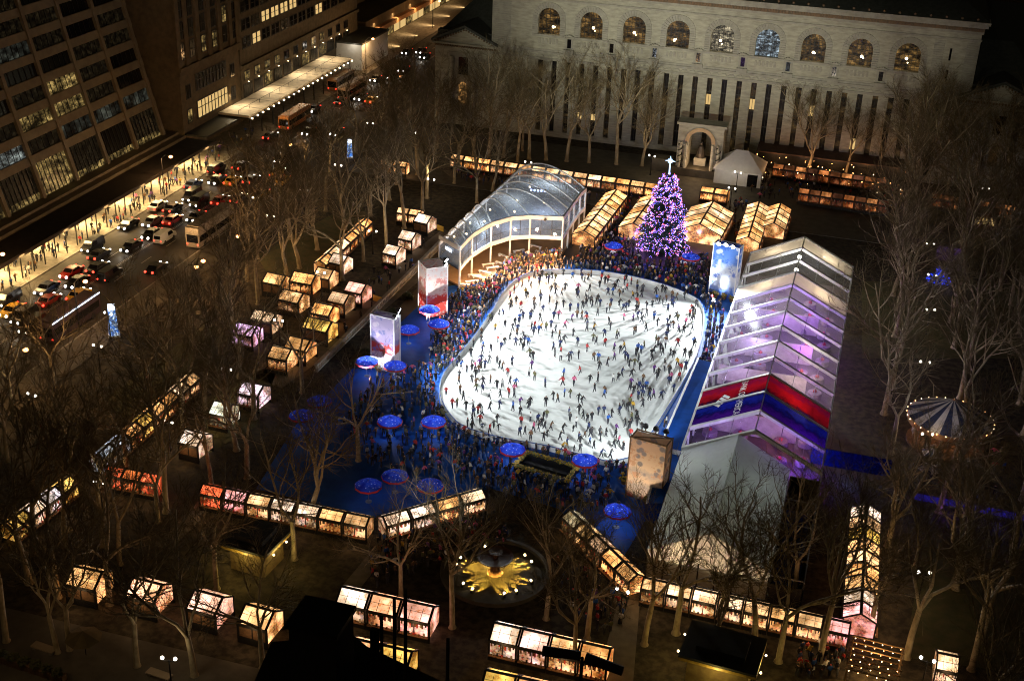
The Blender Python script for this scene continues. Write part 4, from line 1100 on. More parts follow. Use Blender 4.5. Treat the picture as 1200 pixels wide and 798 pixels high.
light('roof_wash', 'SPOT', (T1.x + 1.5, T1.y + 1.5, 10.5), 9000, (.85, .93, 1), aim=(T1.x + 14, T1.y + 24, 7), spot=radians(80), blend=.7, radius=.4)  # added spot above the tower to whiten the pavilion ribs
light('banner_fill', 'SPOT', (T4.x - 1.5, T4.y - 6, .8), 2800, (1, .75, .5), aim=(T4.x, T4.y, 5), spot=radians(80), blend=.6)  # added low spots without fixtures, brightening the prints of all four towers
light('banner_fill', 'SPOT', (T1.x + 1, T1.y - 7, .8), 8000, (1, .9, .85), aim=(T1.x, T1.y, 5), spot=radians(80), blend=.6)
light('banner_fill', 'SPOT', (T2.x - 1, T2.y - 6, .8), 7000, (.9, .85, 1), aim=(T2.x, T2.y, 5), spot=radians(80), blend=.6)
light('banner_fill', 'SPOT', (T3.x - 1, T3.y - 6, .8), 8500, (.75, .86, 1), aim=(T3.x, T3.y, 5), spot=radians(80), blend=.6)

# ================================================================== christmas tree
tp = at(776, 291)
xt = thing('christmas_tree', 'tall christmas tree covered in purple and pink lights with white star', 'christmas tree', (tp.x, tp.y, 0.02))
f = MB(); f.tube([(0, 0, 0), (0, 0, 13)], [.3, .05], 8); f.build('trunk', M['wood'], xt)
f = MB(); tr = random.Random(3)
TH = 14.2
BR = []
for lv in range(46):
    z = .7 + lv / 46 * (TH - .9); R0 = 4.7 * (1 - (z - .7) / TH) ** .58 * (1 + .07 * sin(z * 3.6))
    nb_ = max(5, int(R0 * 7))
    for k in range(nb_):
        th = tr.uniform(0, 2 * pi); R = R0 * tr.uniform(.66, 1.1) * (1 + .06 * sin(3 * th + z)); zz = z + tr.uniform(-.25, .25)
        a = Vector((.2 * cos(th), .2 * sin(th), zz + .3 * R * .3)); b_ = Vector((R * cos(th), R * sin(th), zz - .12 * R))
        BR.append((a, b_))
        s = Vector((-sin(th), cos(th), 0)) * (.16 * R + .12)
        mid = a.lerp(b_, .6)
        f.add([a, mid - s, b_, mid + s], [(0, 1, 2, 3)])
        u = Vector((0, 0, .12 * R + .1)); f.add([a, mid - u, b_, mid + u], [(0, 1, 2, 3)])
f.build('foliage', mat('fir_needles', (.02, .05, .03), (.035, .07, .03), .9, 2), xt)
cols = [emit('bulb_violet', (.34, .16, 1.0), 5.5, False), emit('bulb_blue', (.1, .14, 1.0), 5, False), emit('bulb_pink', (1.0, .28, .62), 5, False), emit('bulb_pale', (.78, .5, 1.0), 6, False), emit('bulb_red', (1.0, .08, .1), 3.0, False)]
f = MB()
for k in range(9000):
    a, b_ = tr.choice(BR); t_ = 1 - abs(tr.gauss(0, .16))
    c = a.lerp(b_, max(.3, t_)) + Vector((tr.gauss(0, .12), tr.gauss(0, .12), tr.gauss(0, .1))); r = tr.uniform(.04, .075)
    f.add([c + Vector(d) * r for d in ((1, 0, 0), (-1, 0, 0), (0, 1, 0), (0, -1, 0), (0, 0, 1), (0, 0, -1))],
          [(0, 2, 4), (2, 1, 4), (1, 3, 4), (3, 0, 4), (2, 0, 5), (1, 2, 5), (3, 1, 5), (0, 3, 5)], tr.choice((0, 0, 0, 1, 1, 2, 2, 3, 3, 4)))
o = f.build('string_lights', cols, xt); o['kind'] = 'stuff'
f = MB(); f.tube([(0, 0, TH - .5), (0, 0, TH + 1.2)], [.12, .12], 6)
for k in range(8):
    th = 2 * pi * k / 8; d = Vector((cos(th), -.1, sin(th))); l = .95 if k % 2 == 0 else .55
    n_ = Vector((-sin(th), 0, cos(th))) * .2; c = Vector((0, 0, TH + 1.9))
    f.add([c + n_ + Vector((0, -.12, 0)), c + d * l, c - n_ + Vector((0, -.12, 0)), c + n_ + Vector((0, .12, 0)), c - n_ + Vector((0, .12, 0))], [(0, 2, 1), (3, 1, 4), (0, 1, 3), (2, 4, 1)])
f.build('star', emit('star_white', (.5, .72, 1), 2.6, False), xt)
for k in range(6):
    th = k * 1.05; light('tree_glow', 'POINT', (tp.x + 5.2 * cos(th), tp.y + 5.2 * sin(th), 1.5 + (k % 3) * 2), 220, (.55, .25, 1), radius=.3)

# ================================================================== blue umbrellas over the deck tables
def umbrella_proto():
    u = thing('table_umbrella', 'x', 'umbrella')
    m, nt, out = new_mat('umbrella_print')
    vec = coords(nt, 'Object')
    vo_ = N(nt, 'ShaderNodeTexVoronoi'); vo_.inputs['Scale'].default_value = 3.0; nt.links.new(vec, vo_.inputs['Vector'])
    n1 = noise(nt, vec, 1.1, 3)
    c = ramp(nt, vo_.outputs['Distance'], [(.16, (.75, .82, .95)), (.28, (.05, .14, .85))])
    c = mixc(nt, ramp(nt, n1.outputs[0], [(.4, (0, 0, 0)), (.6, (1, 1, 1))]), c, (.03, .06, .7))
    d = N(nt, 'ShaderNodeBsdfDiffuse'); nt.links.new(c, d.inputs[0]); t = N(nt, 'ShaderNodeBsdfTranslucent'); nt.links.new(c, t.inputs[0])
    mx = N(nt, 'ShaderNodeMixShader'); mx.inputs[0].default_value = .5; nt.links.new(d.outputs[0], mx.inputs[1]); nt.links.new(t.outputs[0], mx.inputs[2]); nt.links.new(mx.outputs[0], out.inputs[0])
    red = mat('umbrella_rim', (.55, .03, .05), None, .7, 2)
    f = MB(); f.lathe([(.03, 2.95), (.9, 2.72), (1.62, 2.32)], 10, 0); f.build('canopy', m, u)
    f = MB(); f.lathe([(1.63, 2.32), (1.66, 2.08)], 10, 0); f.build('valance', red, u)
    f = MB(); f.tube([(0, 0, 0), (0, 0, 3.05)], [.035, .035], 6); f.lathe([(.4, 0), (.4, .08), (.05, .1)], 10); f.build('pole', M['tin'], u)
    f = MB(); f.lathe([(.03, 2.1), (.12, 2.15), (.12, 2.25), (.03, 2.3)], 8); f.build('lamp', emit('umbrella_lamp', (.8, .85, 1), 5, False), u)
    return u
UM = umbrella_proto()
UPOS = [((430, 441), 'left of the lilac banner tower on the deck'), ((463, 446), 'in front of the lilac banner tower'), ((375, 488), 'at the dark left edge of the deck, upper one'), ((354, 505), 'at the dark left edge of the deck, lower one'),
        ((457, 512), 'alone on the open left deck, between two queues'), ((508, 512), 'by the left curve of the rink boards'), ((432, 588), 'behind the left kiosk row, leftmost of its three'), ((463, 577), 'behind the left kiosk row, middle of its three'),
        ((504, 588), 'behind the left kiosk row, rightmost of its three'), ((600, 545), 'left of the flower bed at the near boards'), ((684, 558), 'right of the flower bed at the near boards'), ((722, 618), 'between the near corner tower and the slanted kiosk row'),
        ((503, 379), 'in front of the red and white banner tower'), ((514, 396), 'between the two left banner towers, nearest the rink'), ((479, 403), 'right behind the lilac banner tower'), ((718, 303), 'in the crowd left of the christmas tree'), ((808, 316), 'in the crowd right of the christmas tree')]
for i, (pp, wh) in enumerate(UPOS):
    p = at(*pp); p.z = .04
    lab = 'blue snow print umbrella ' + wh
    if i == 0: u = UM; u.location = p; u['label'] = lab; u['group'] = 'blue umbrellas round the rink'
    else: u = dup(UM, p, RND.uniform(0, 1), lab, 'blue umbrellas round the rink')
    light('umbrella_light', 'POINT', (p.x, p.y, p.z + 2.0), 110 if i not in (2, 3, 6, 7, 8) else 20, (.75, .8, 1), radius=.12)

# flower bed box at the near boards
p = at(640, 552)
fb = thing('flower_bed', 'sunken planter framed by yellow chrysanthemums on the blue deck', 'planter', (p.x, p.y, .04), radians(-11))
f = MB(); f.b(-3.6, 3.6, -1.9, -1.6, 0, .6); f.b(-3.6, 3.6, 1.6, 1.9, 0, .6); f.b(-3.6, -3.3, -1.6, 1.6, 0, .6); f.b(3.3, 3.6, -1.6, 1.6, 0, .6); f.b(-3.3, 3.3, -1.6, 1.6, 0, .2); f.b(-3, 3, -.3, .3, .2, .5); f.build('box', M['darkmetal'], fb)
FLM = mat('chrysanthemum', (.55, .33, .03), (.10, .12, .02), .9, 4, lo=.42, hi=.55)
def bush(mb, c, r, n, rng):
    for k in range(n):
        d = Vector((rng.gauss(0, 1), rng.gauss(0, 1), abs(rng.gauss(0, 1)))).normalized() * r * rng.uniform(.5, 1)
        a = rng.uniform(0, pi); s = .13 * rng.uniform(.7, 1.4)
        u = Vector((cos(a), sin(a), rng.uniform(-.5, .5))) * s; v = Vector((-sin(a), cos(a), rng.uniform(-.5, .5))) * s
        q = Vector(c) + d; mb.add([q - u, q - v, q + u, q + v], [(0, 1, 2, 3)])
f = MB(); rg = random.Random(5)
for k in range(16):
    bush(f, (-3.5 + k * .47, -1.9, .6), .5, 26, rg); bush(f, (-3.5 + k * .47, 1.8, .6), .42, 20, rg)
for k in range(7): bush(f, (-3.5, -1.5 + k * .5, .6), .42, 20, rg); bush(f, (3.5, -1.5 + k * .5, .6), .42, 20, rg)
f.build('flowers', FLM, fb)
def planter(px, py, label):
    p = at(px, py); t = thing('flower_pot', label, 'flower pot', (p.x, p.y, .04), 0, 'yellow flower pots by the banner towers')
    f = MB(); f.lathe([(.02, 0), (.3, 0), (.42, .5), (.02, .5)], 10); f.build('pot', M['wood'], t)
    f = MB(); bush(f, (0, 0, .55), .6, 60, rg); f.build('flowers', FLM, t)
for (px, py), lab in zip(((731, 567), (739, 577), (748, 584), (757, 590), (764, 595), (444, 436), (472, 434), (834, 345), (838, 349), (848, 351), (857, 354), (493, 366)),
                         ('yellow flower pot left of the cream corner tower', 'dark flower pot under the cream corner tower, nearest the ice', 'yellow flower pot under the cream corner tower, second', 'flower pot under the cream corner tower, third', 'yellow flower pot at the right foot of the cream tower',
                          'yellow flower pot at the left foot of the lilac tower', 'yellow flower pot at the right foot of the lilac tower', 'yellow flower pot at the left foot of the blue tower', 'first of three yellow pots before the blue tower', 'second of three yellow pots before the blue tower', 'third of three yellow pots before the blue tower', 'yellow flower pot at the left foot of the red tower')):
    planter(px, py, lab)
# ================================================================== market kiosks
M['pane_roof'] = lit_pane('lit_roof_glass', 1.6, 1.6, .14, contrast=(.5, 1.1))
M['pane_front'] = lit_pane('lit_shop_glass', 1.25, 1.5, .85, contrast=(.18, 1.0))
M['pane_side'] = lit_pane('lit_side_glass', 1.2, 1.6, .75, contrast=(.25, 1.1))
M['goods'] = mat('stall_goods', (.35, .08, .04), (.4, .3, .2), .8, 5)
WARES = [mat('ware_wood', (.2, .1, .04), None, .8, 4), mat('ware_red', (.5, .04, .03), None, .7, 4), mat('ware_dark', (.03, .03, .035), None, .7, 4), mat('ware_pale', (.6, .55, .45), None, .7, 4)]
def kiosk_proto(w, d, e, r, blank=False):
    k = thing('market_kiosk', 'x', 'kiosk')
    hw, hd = w / 2 - .02, d / 2
    f = MB(); t = .2
    for sx in (-1, 1):
        for sy in (-1, 1): f.b(sx * hw - t * sx, sx * hw, sy * hd - .12 * sy, sy * (hd + .05), 0, e)
        f.slab((sx * hw, -hd - .05, e), (sx * hw - sx * t, -hd - .05, e), (sx * hw - sx * t, 0, r + .02), (sx * hw, 0, r + .02), .12)
        f.slab((sx * hw, hd + .05, e), (sx * hw - sx * t, hd + .05, e), (sx * hw - sx * t, 0, r + .02), (sx * hw, 0, r + .02), .12)
    for sy in (-1, 1):
        f.b(-hw, hw, sy * (hd - .06), sy * (hd + .12), e - .3, e + .04); f.b(-hw, hw, sy * (hd - .06), sy * (hd + .06), 0, .8)
    f.b(-hw, hw, -.16, .16, r - .03, r + .06)
    for q in ((-.18, .18) if w < 3.2 else (-.25, 0, .25)):
        f.bar((q * w, -hd, e + .06), (q * w, 0, r + .03), .045); f.bar((q * w, hd, e + .06), (q * w, 0, r + .03), .045)
    f.b(-hw + .2, hw - .2, -hd * .52, -hd * .48, e + (r - e) * .5 + .02, e + (r - e) * .5 + .06)
    f.b(-.05, .05, -hd - .03, -hd + .03, .5, e)
    f.build('frame', M['darkmetal'], k)
    for sy in (-1, 1):
        f = MB(); f.quad((-hw + t, sy * hd, e + .04), (hw - t, sy * hd, e + .04), (hw - t, sy * .12, r - .01), (-hw + t, sy * .12, r - .01)); f.build('roof_panel', M['pane_roof'], k)
        f = MB(); f.quad((-hw + t, sy * (hd - .02), .8), (hw - t, sy * (hd - .02), .8), (hw - t, sy * (hd - .02), e - .3), (-hw + t, sy * (hd - .02), e - .3))
        if blank: f.build('plank_wall', M['wood'], k)
        else: f.build('shop_window', M['pane_front'], k)
    if not blank:
        rg_ = random.Random(int(d * 100 + e * 10)); f = MB()
        for q in range(15):
            x = -hw + .35 + (2 * hw - .7) * q / 14; h_ = rg_.uniform(.12, .5)
            if q % 3 != 1: f.b(x - .07, x + .07, -hd - .10, -hd - .03, e - .34 - h_, e - .34, q % 4)
            else: f.b(x - .09, x + .09, -hd - .16, -hd - .04, .82, .82 + h_ * .8, (q + 2) % 4)
        f.b(-hw + .1, hw - .1, -hd - .35, -hd - .02, .72, .80, 0)
        f.build('wares', WARES, k)
    for sx in (-1, 1):
        f = MB(); f.add([(sx * (hw - .03), -hd + .12, .6), (sx * (hw - .03), hd - .12, .6), (sx * (hw - .03), hd - .12, e - .02), (sx * (hw - .03), 0, r - .12), (sx * (hw - .03), -hd + .12, e - .02)], [(0, 1, 2, 3, 4)]); f.build('end_window', M['pane_side'], k)
    return k
KP = {}
KPOS = []
WARM = [(1, .52, .17, 1), (1, .58, .24, 1), (1, .46, .13, 1), (1, .66, .34, 1), (1, .54, .20, 1)]
def kiosk(kind, loc, rz, sx, label, group, color):
    KPOS.append((loc[0], loc[1]))
    if kind not in KP:
        o = KP[kind] = kiosk_proto(*kind); o.location = loc; o.rotation_euler = (0, 0, rz); o['label'] = label
        if group: o['group'] = group
        o.scale = (sx, 1, 1)
        for c in o.children: c.color = color
    else:
        o = dup(KP[kind], loc, rz, label, group, (sx, 1, 1), color)
    return o
def row(a, b, n, desc, side='eave', size=(2.2, 2.3, 2.95), tints=None, ends='left', adj='lit glass kiosk', zs=None, blank=False):
    d, e, r = size
    z = (e if side == 'eave' else r) if zs is None else zs
    A, B = at(*a, z), at(*b, z); A.z = B.z = 0
    u = (B - A); L_ = u.length; u.normalize(); rz = math.atan2(u.y, u.x)
    back = Vector((-u.y, u.x, 0)) * (d / 2 if side == 'eave' else 0)
    w = L_ / n
    for i in range(n):
        p = A + u * w * (i + .5) + back
        c = tints[i % len(tints)] if tints else RND.choice(WARM)
        k_ = .75 + .4 * RND.random(); c = tuple(x * k_ for x in c[:3]) + (1,)
        lab = '%s, %s from %s, %s' % (adj, ORD[i], ends, desc)
        if n == 1: lab = '%s %s' % (adj, desc)
        kiosk((2.9, d, e, r) + ((True,) if blank else ()), (p.x, p.y, .02), rz, w / 2.9, lab, 'market kiosks in rows' if n > 1 else None, c)
        if (i % 2 == 0) and dist_cam(p) < 175:
            q = p - Vector((-u.y, u.x, 0)) * (d / 2 + 1.2)
            light('kiosk_glow', 'POINT', (q.x, q.y, 1.9), 60, (1, .6, .28), radius=.4)
def dist_cam(p): return math.sqrt(p.x ** 2 + p.y ** 2 + H_CAM ** 2)
RED, AMB, PALE, PINK = (1, .16, .05, 1), (1, .62, .12, 1), (1, .74, .50, 1), (1, .42, .36, 1)
row((232, 578), (430, 618), 7, 'in the row behind the dark left deck', tints=[RED, PINK, WARM[1], PALE, PALE, WARM[0], WARM[1]])
row((452, 617), (571, 583), 4, 'in the short row angled up to the blue deck', tints=[PALE, PALE, WARM[0], WARM[3]])
row((668, 597), (748, 674), 5, 'in the slanted row right of the fountain', 'ridge', tints=[(.5, .4, .2, 1), (.6, .35, .12, 1), (.5, .3, .15, 1), WARM[2], WARM[0]])
row((750, 689), (996, 744), 8, 'in the row before the white canvas tent', tints=[WARM[1], WARM[3], WARM[3], WARM[3], WARM[1], WARM[0], WARM[1], PINK])
row((1009, 720), (1016, 590), 9, 'in the row right of the side annex', 'ridge', (3.4, 2.4, 3.3), tints=[PINK, PALE, WARM[0], WARM[2], WARM[1], WARM[0], AMB, WARM[1], PALE], ends='camera end')
for i, (a, b) in enumerate((((75, 684), (112, 692)), ((145, 698), (182, 707)), ((217, 712), (253, 722)), ((277, 729), (313, 739)))):
    row(a, b, 1, ('standing alone at the lower left, farthest left of four', 'with red wares at the lower left, second of four', 'at the lower left, third of four', 'at the lower left, rightmost of four')[i],
        size=(3.4, 2.4, 3.5), tints=[(WARM[0], (1, .5, .25, 1), (1, .55, .35, 1), WARM[4])[i]], adj='large lit gabled kiosk', blank=True)
row((392, 706), (504, 731), 3, 'in the block right of the black bulkhead', size=(3.0, 2.5, 3.5), tints=[PALE, (1, .5, .25, 1), (1, .5, .35, 1)], adj='large lit kiosk')
row((404, 768), (478, 785), 2, 'nearest the camera beside the black bulkhead', size=(3.0, 2.5, 3.5), tints=[(1, .55, .25, 1), AMB], adj='large lit kiosk')
row((572, 749), (712, 781), 4, 'in the bright row below the fountain', size=(3.0, 2.5, 3.5), tints=[PALE, (1, .6, .45, 1), WARM[1], WARM[2]], adj='large lit kiosk')
row((562, 806), (640, 824), 2, 'at the bottom edge below the fountain', size=(3.0, 2.5, 3.5), tints=[AMB, WARM[0]], adj='large lit kiosk')
row((112, 534), (226, 436), 8, 'in the long left row towards the street', 'ridge', tints=[(.45, .5, .5, 1), (.55, .6, .6, 1), WARM[2], AMB, WARM[0], WARM[2], WARM[3], WARM[1]], ends='camera end')
row((8, 612), (82, 557), 4, 'in the far left row at the picture edge', 'ridge', tints=[AMB, PALE, (.75, .65, .6, 1), AMB], ends='camera end')
row((121, 556), (184, 568), 3, 'in the red lit row behind the left trees', tints=[RED, (1, .25, .06, 1), RED], adj='red lit kiosk')
SING = [((208, 540), (232, 546), 'with a pale roof in the left grove', PALE), ((243, 506), (266, 511), 'with a greenish roof in the left grove', (.8, .85, .65, 1)), ((276, 482), (303, 488), 'with blue and red wares in the left grove', (.9, .7, .75, 1)),
        ((291, 396), (318, 402), 'with a bright roof, left of the yellow one', WARM[3]), ((324, 372), (350, 378), 'with a warm roof behind the bright roofed one', WARM[1]), ((338, 351), (366, 356), 'hidden among branches left of the lawn', WARM[2]),
        ((384, 329), (402, 333), 'with a pale lit top at the edge of the lawn', PALE), ((402, 362), (424, 367), 'with red wares by the long balustrade', (1, .5, .35, 1)), ((382, 374), (404, 379), 'with dim counter before the balustrade', (.8, .5, .25, 1)),
        ((352, 405), (384, 412), 'with a yellow glow near the balustrade', AMB), ((332, 428), (358, 434), 'with orange wares nearest the balustrade end', WARM[0]), ((270, 412), (296, 417), 'with a lilac roof, leftmost of the cluster', (.8, .5, .75, 1)),
        ((306, 352), (330, 357), 'with an amber roof at the street side of the cluster', WARM[0]), ((362, 388), (386, 393), 'with a golden roof between the yellow and dim ones', WARM[2]), ((312, 440), (336, 445), 'with orange wares at the near end of the cluster', WARM[4]), ((366, 346), (386, 350), 'with a warm roof under the lawn edge lamp', WARM[1]),
        ((447, 318), (464, 322), 'with pale walls, nearest of three by the balustrade', PALE), ((465, 301), (483, 305), 'with pale walls, middle of three by the balustrade', PALE), ((484, 281), (501, 285), 'with pale walls, farthest of three by the balustrade', PALE)]
for i, (a, b, ds, tc) in enumerate(SING):
    row((a[0], a[1] - 22), (b[0], b[1] - 22), 1, ds, size=(3.3, 2.4, 3.4), tints=[tc], adj='lit market kiosk', blank=i % 3 == 0)
row((374, 306), (430, 255), 6, 'in the row hidden among the left trees', 'ridge', ends='camera end')
row((464, 249), (492, 253), 2, 'in the pair beyond the lawn')
row((443, 192), (476, 196), 2, 'in the pair left of the long terrace row')
row((527, 186), (772, 222), 15, 'in the long row below the library terrace')
row((820, 224), (853, 229), 2, 'in the pair below the stone arch')
row((684, 271), (723, 222), 8, 'in the double row right of the pavilion', 'ridge', (4.2, 2.4, 3.4), ends='camera end')
row((742, 262), (768, 227), 5, 'in the row hidden behind the christmas tree', 'ridge', (5.4, 2.4, 3.6), ends='camera end')
row((820, 263), (836, 236), 4, 'in the wide hall right of the christmas tree', 'ridge', (8.0, 2.5, 4.2), ends='camera end')
row((877, 278), (890, 236), 7, 'in the row above the long tent', 'ridge', (4.2, 2.4, 3.4), ends='camera end')
row((907, 262), (915, 238), 4, 'in the short row beside the dark bar', 'ridge', (4.2, 2.4, 3.4), ends='camera end')
DIM = [(.26, .085, .022, 1), (.10, .035, .012, 1), (.36, .14, .04, 1), (.06, .022, .01, 1)]
row((905, 197), (1040, 216), 10, 'in the dim row below the library right end', tints=DIM, adj='dim amber stall')
row((935, 226), (1042, 242), 8, 'in the dim row above the right grove path', tints=DIM, adj='dim amber stall')
row((1090, 232), (1190, 248), 7, 'in the dim far row at the right edge', tints=DIM, adj='dim amber stall')
row((1096, 783), (1124, 789), 1, 'alone at the lower right corner', size=(3.0, 2.4, 3.2), tints=[WARM[3]], adj='pale lit kiosk')

# ================================================================== twin globe lamp posts
def lamp_proto():
    l = thing('lamp_post', 'x', 'street lamp')
    f = MB(); f.lathe([(.22, 0), (.2, .4), (.09, .6), (.07, 4.0), (.02, 4.1)], 8); f.bar((-.62, 0, 3.9), (.62, 0, 3.9), .07); f.build('post', M['darkmetal'], l)
    for s in (-.62, .62):
        f = MB(); f.ball((s, 0, 4.22), .18, 10); f.build('globe', M['bulb_white'], l)
    return l
LPP = lamp_proto()
LAMPS = [((118, 437), 'left grove beside the street'), ((42, 496), 'left edge of the left grove'), ((200, 528), 'left grove above the red kiosks'), ((268, 465), 'left grove below the kiosk cluster'), ((121, 602), 'left grove below the red kiosks'),
         ((318, 280), 'left lawn, nearest the street'), ((357, 248), 'left lawn, farther from the street'), ((437, 298), 'left lawn near the pale kiosks'), ((505, 235), 'beyond the lawn by the pavilion back'), ((328, 406), 'inside the left kiosk cluster'),
         ((377, 348), 'among the upper kiosks of the left cluster'), ((397, 218), 'upper left grove'), ((434, 167), 'street end of the library lawn'), ((484, 178), 'left end of the terrace row'), ((1085, 312), 'right grove by the blue lit bush'),
         ((1087, 350), 'right grove below the blue lit bush'), ((1085, 392), 'right grove in mid height'), ((1078, 455), 'right grove above the carousel'), ((1080, 542), 'front of the striped carousel'), ((1075, 708), 'right lawn below the carousel'), ((1078, 812), 'lower right corner'),
         ((1020, 205), 'upper right terrace corner'), ((1150, 245), 'far right terrace'), ((202, 812), 'lower left corner by the pavement'), ((130, 398), 'pavement edge beside the blue sign totem'), ((726, 730), 'path below the slanted kiosk row'), ((618, 214), 'terrace row behind the pavilion'), ((762, 206), 'terrace row above the christmas tree'),
         ((855, 245), 'hall right of the christmas tree'), ((862, 226), 'front of the marquee tent')]
for i, (pp, wh) in enumerate(LAMPS):
    p = at(*pp); lab = 'twin globe lamp post at the ' + wh
    rz = RND.uniform(-.3, .3)
    if i == 0: LPP.location = p; LPP['label'] = lab; LPP['group'] = 'lamp posts in the park'
    else: dup(LPP, p, rz, lab, 'lamp posts in the park')
    light('globe_light', 'POINT', (p.x, p.y, 5.2), 260 if p.x < -40 and p.y > 120 else 110, (1, .74, .40), radius=.3)
def street_lamp(px, py, lab, h=8.0, arm=2.0, s=1):
    p = at(px, py, h); t = thing('street_lamp', lab, 'street lamp', (p.x, p.y, 0.05), 0, 'orange street lamps')
    f = MB(); f.tube([(-s * arm, 0, 0), (-s * arm, 0, h - .6), (-s * arm * .6, 0, h + .2), (0, 0, h + .15)], [.12, .09, .07, .06], 6); f.build('pole', M['darkmetal'], t)
    f = MB(); f.ball((0, 0, h - .05), .36, 10, 0, .7); f.build('lamp_head', M['bulb_orange'], t)
    light('sodium', 'POINT', (p.x, p.y, h - .7), 1500, (1, .55, .22), radius=.3)
for a in ((200, 184, 'orange street lamp beside the tower ledge'), (3, 298, 'orange street lamp at the left picture edge'), (238, 306, 'orange street lamp above the left of two by the bus', 6.0), (230, 313, 'orange street lamp just left of the tall one by the bus', 6.0), (279, 277, 'orange street lamp right of the tour bus', 6.0),
          (437, 46, 'orange street lamp at the far canopy end'), (515, 2, 'orange street lamp at the far end of the street'), (340, 170, 'street lamp beside the orange bus', 8.0), (470, 90, 'street lamp across from the low shop row', 8.0), (100, 330, 'street lamp over the packed traffic', 8.0), (30, 410, 'street lamp over the near street kerb', 8.0)):
    street_lamp(*a)

# ================================================================== vehicles
def car_proto(van=False):
    c = thing('parked_car' if 0 else 'car', 'x', 'car')
    prof = [(-2.25, .35), (-2.3, .75), (-2.15, .95), (-1.5, 1.0), (-.95, 1.42), (.55, 1.45), (1.15, 1.0), (2.05, .88), (2.28, .7), (2.25, .35)]
    if van: prof = [(-2.4, .35), (-2.45, 1.0), (-2.4, 1.85), (-2.2, 1.95), (1.0, 1.95), (1.65, 1.2), (2.3, 1.05), (2.42, .7), (2.4, .35)]
    f = MB(); hw = .88
    def sec(z): return hw if z < 1.02 else hw - .16 * min(1, (z - 1.0) / .45)
    vs = [(x, -sec(z), z) for x, z in prof] + [(x, sec(z), z) for x, z in prof]; n = len(prof)
    f.add(vs, [tuple(range(n - 1, -1, -1)), tuple(range(n, 2 * n))] + [(i, (i + 1) % n, n + (i + 1) % n, n + i) for i in range(n)])
    f.build('body', M['car_paint'], c)
    f = MB()
    i0, i1 = (3, 4), (5, 6)
    if not van:
        for (xa, za), (xb, zb) in ((prof[3], prof[4]), (prof[6], prof[5])):
            d = Vector((.02 if xa > 0 else -.02, 0, .02)); f.quad(Vector((xa, -.74, za)) + d, Vector((xa, .74, za)) + d, Vector((xb, .66, zb)) + d, Vector((xb, -.66, zb)) + d)
        for s in (-1, 1): f.quad((-1.35, s * .895, 1.05), (1.0, s * .895, 1.05), (.5, s * .78, 1.38), (-.9, s * .78, 1.38))
    else:
        f.quad((1.66, -.7, 1.24), (1.66, .7, 1.24), (1.06, .66, 1.9), (1.06, -.66, 1.9)); f.quad((-2.47, -.6, 1.1), (-2.47, .6, 1.1), (-2.44, .6, 1.7), (-2.44, -.6, 1.7))
        for s in (-1, 1): f.quad((-.2, s * .895, 1.1), (1.4, s * .895, 1.1), (1.0, s * .80, 1.7), (-.2, s * .80, 1.7))
    f.build('window_glass', M['blackglass'], c)
    for x in (-1.4, 1.4):
        for s in (-1, 1):
            f = MB(); f.tube([(x, s * .72, .33), (x, s * .92, .33)], [.33, .33], 10, cap=True); f.build('wheel', M['black'], c)
    for s in (-1, 1):
        f = MB(); f.ball((2.3, s * .6, .68), .21, 8); f.build('headlight', M['headlight'], c)
        f = MB(); f.ball((-2.3, s * .66, .8), .2, 8); f.build('tail_light', M['taillight'], c)
    return c
M['car_paint'] = mat('car_paint', (1, 1, 1), (.9, .9, .9), .3, 1, obj=True)
M['headlight'] = emit('headlight', (1, .95, .85), 14, False); M['taillight'] = emit('tail_light', (1, .04, .02), 7, False)
CARP = [car_proto(), car_proto(True)]
CUSED = [False, False]
LANES = [-122.9, -119.9, -117.0, -113.9, -111.0, -108.2]
CARS = [(170, 262, 1), (187, 259, 0), (160, 275, 1), (174, 279, 0), (150, 292, 1), (186, 272, 1), (200, 247, 0), (206, 254, 1), (213, 249, 0), (206, 236, 1), (220, 233, 1), (234, 235, 0), (241, 222, 0), (236, 230, 0), (252, 214, 1), (268, 215, 0), (268, 204, 0), (225, 220, 1),
        (115, 302, 0), (125, 295, 1), (118, 318, 0), (78, 322, 1), (88, 334, 1), (102, 322, 0), (56, 342, 1), (66, 345, 0), (57, 356, 0), (62, 366, 0), (10, 367, 1), (20, 374, 1), (14, 382, 1), (3, 393, 0), (26, 358, 1), (181, 318, 0), (318, 163, 0), (357, 157, 1), (375, 132, 1), (406, 123, 0),
        (395, 158, 1), (446, 96, 1), (430, 118, 1), (438, 121, 0), (452, 92, 1), (480, 64, 1), (487, 62, 1), (492, 68, 1), (500, 63, 1), (320, 205, 0), (332, 190, 1), (300, 215, 0), (470, 84, 1), (283, 198, 0), (262, 206, 1)]
PAINT = [('black', (.01, .01, .011, 1)), ('yellow', (.6, .33, .02, 1)), ('grey', (.12, .12, .13, 1)), ('white', (.6, .6, .6, 1)), ('red', (.3, .02, .015, 1)), ('black', (.015, .015, .02, 1)), ('yellow', (.6, .33, .02, 1)), ('dark blue', (.01, .02, .06, 1))]
occ = {}; cars = []
for i, (px, py, tow) in enumerate(CARS):
    p = at(px, py)
    for ln in sorted(LANES, key=lambda l: abs(l - p.x)):
        if all(abs(y - p.y) > 6.0 for y in occ.get(ln, [])): break
    occ.setdefault(ln, []).append(p.y)
    cars.append((ln + RND.uniform(-.2, .2), p.y, tow, PAINT[0] if RND.random() < .35 else RND.choice(PAINT), 1 if RND.random() < .22 else 0))
laneword = {-122.9: 'kerb lane by the bright pavement', -119.9: 'second lane from the bright pavement', -117.0: 'third lane from the bright pavement', -113.9: 'third lane from the park', -111.0: 'second lane from the park', -108.2: 'lane beside the park'}
cars.sort(key=lambda c: c[1]); cnt = {}
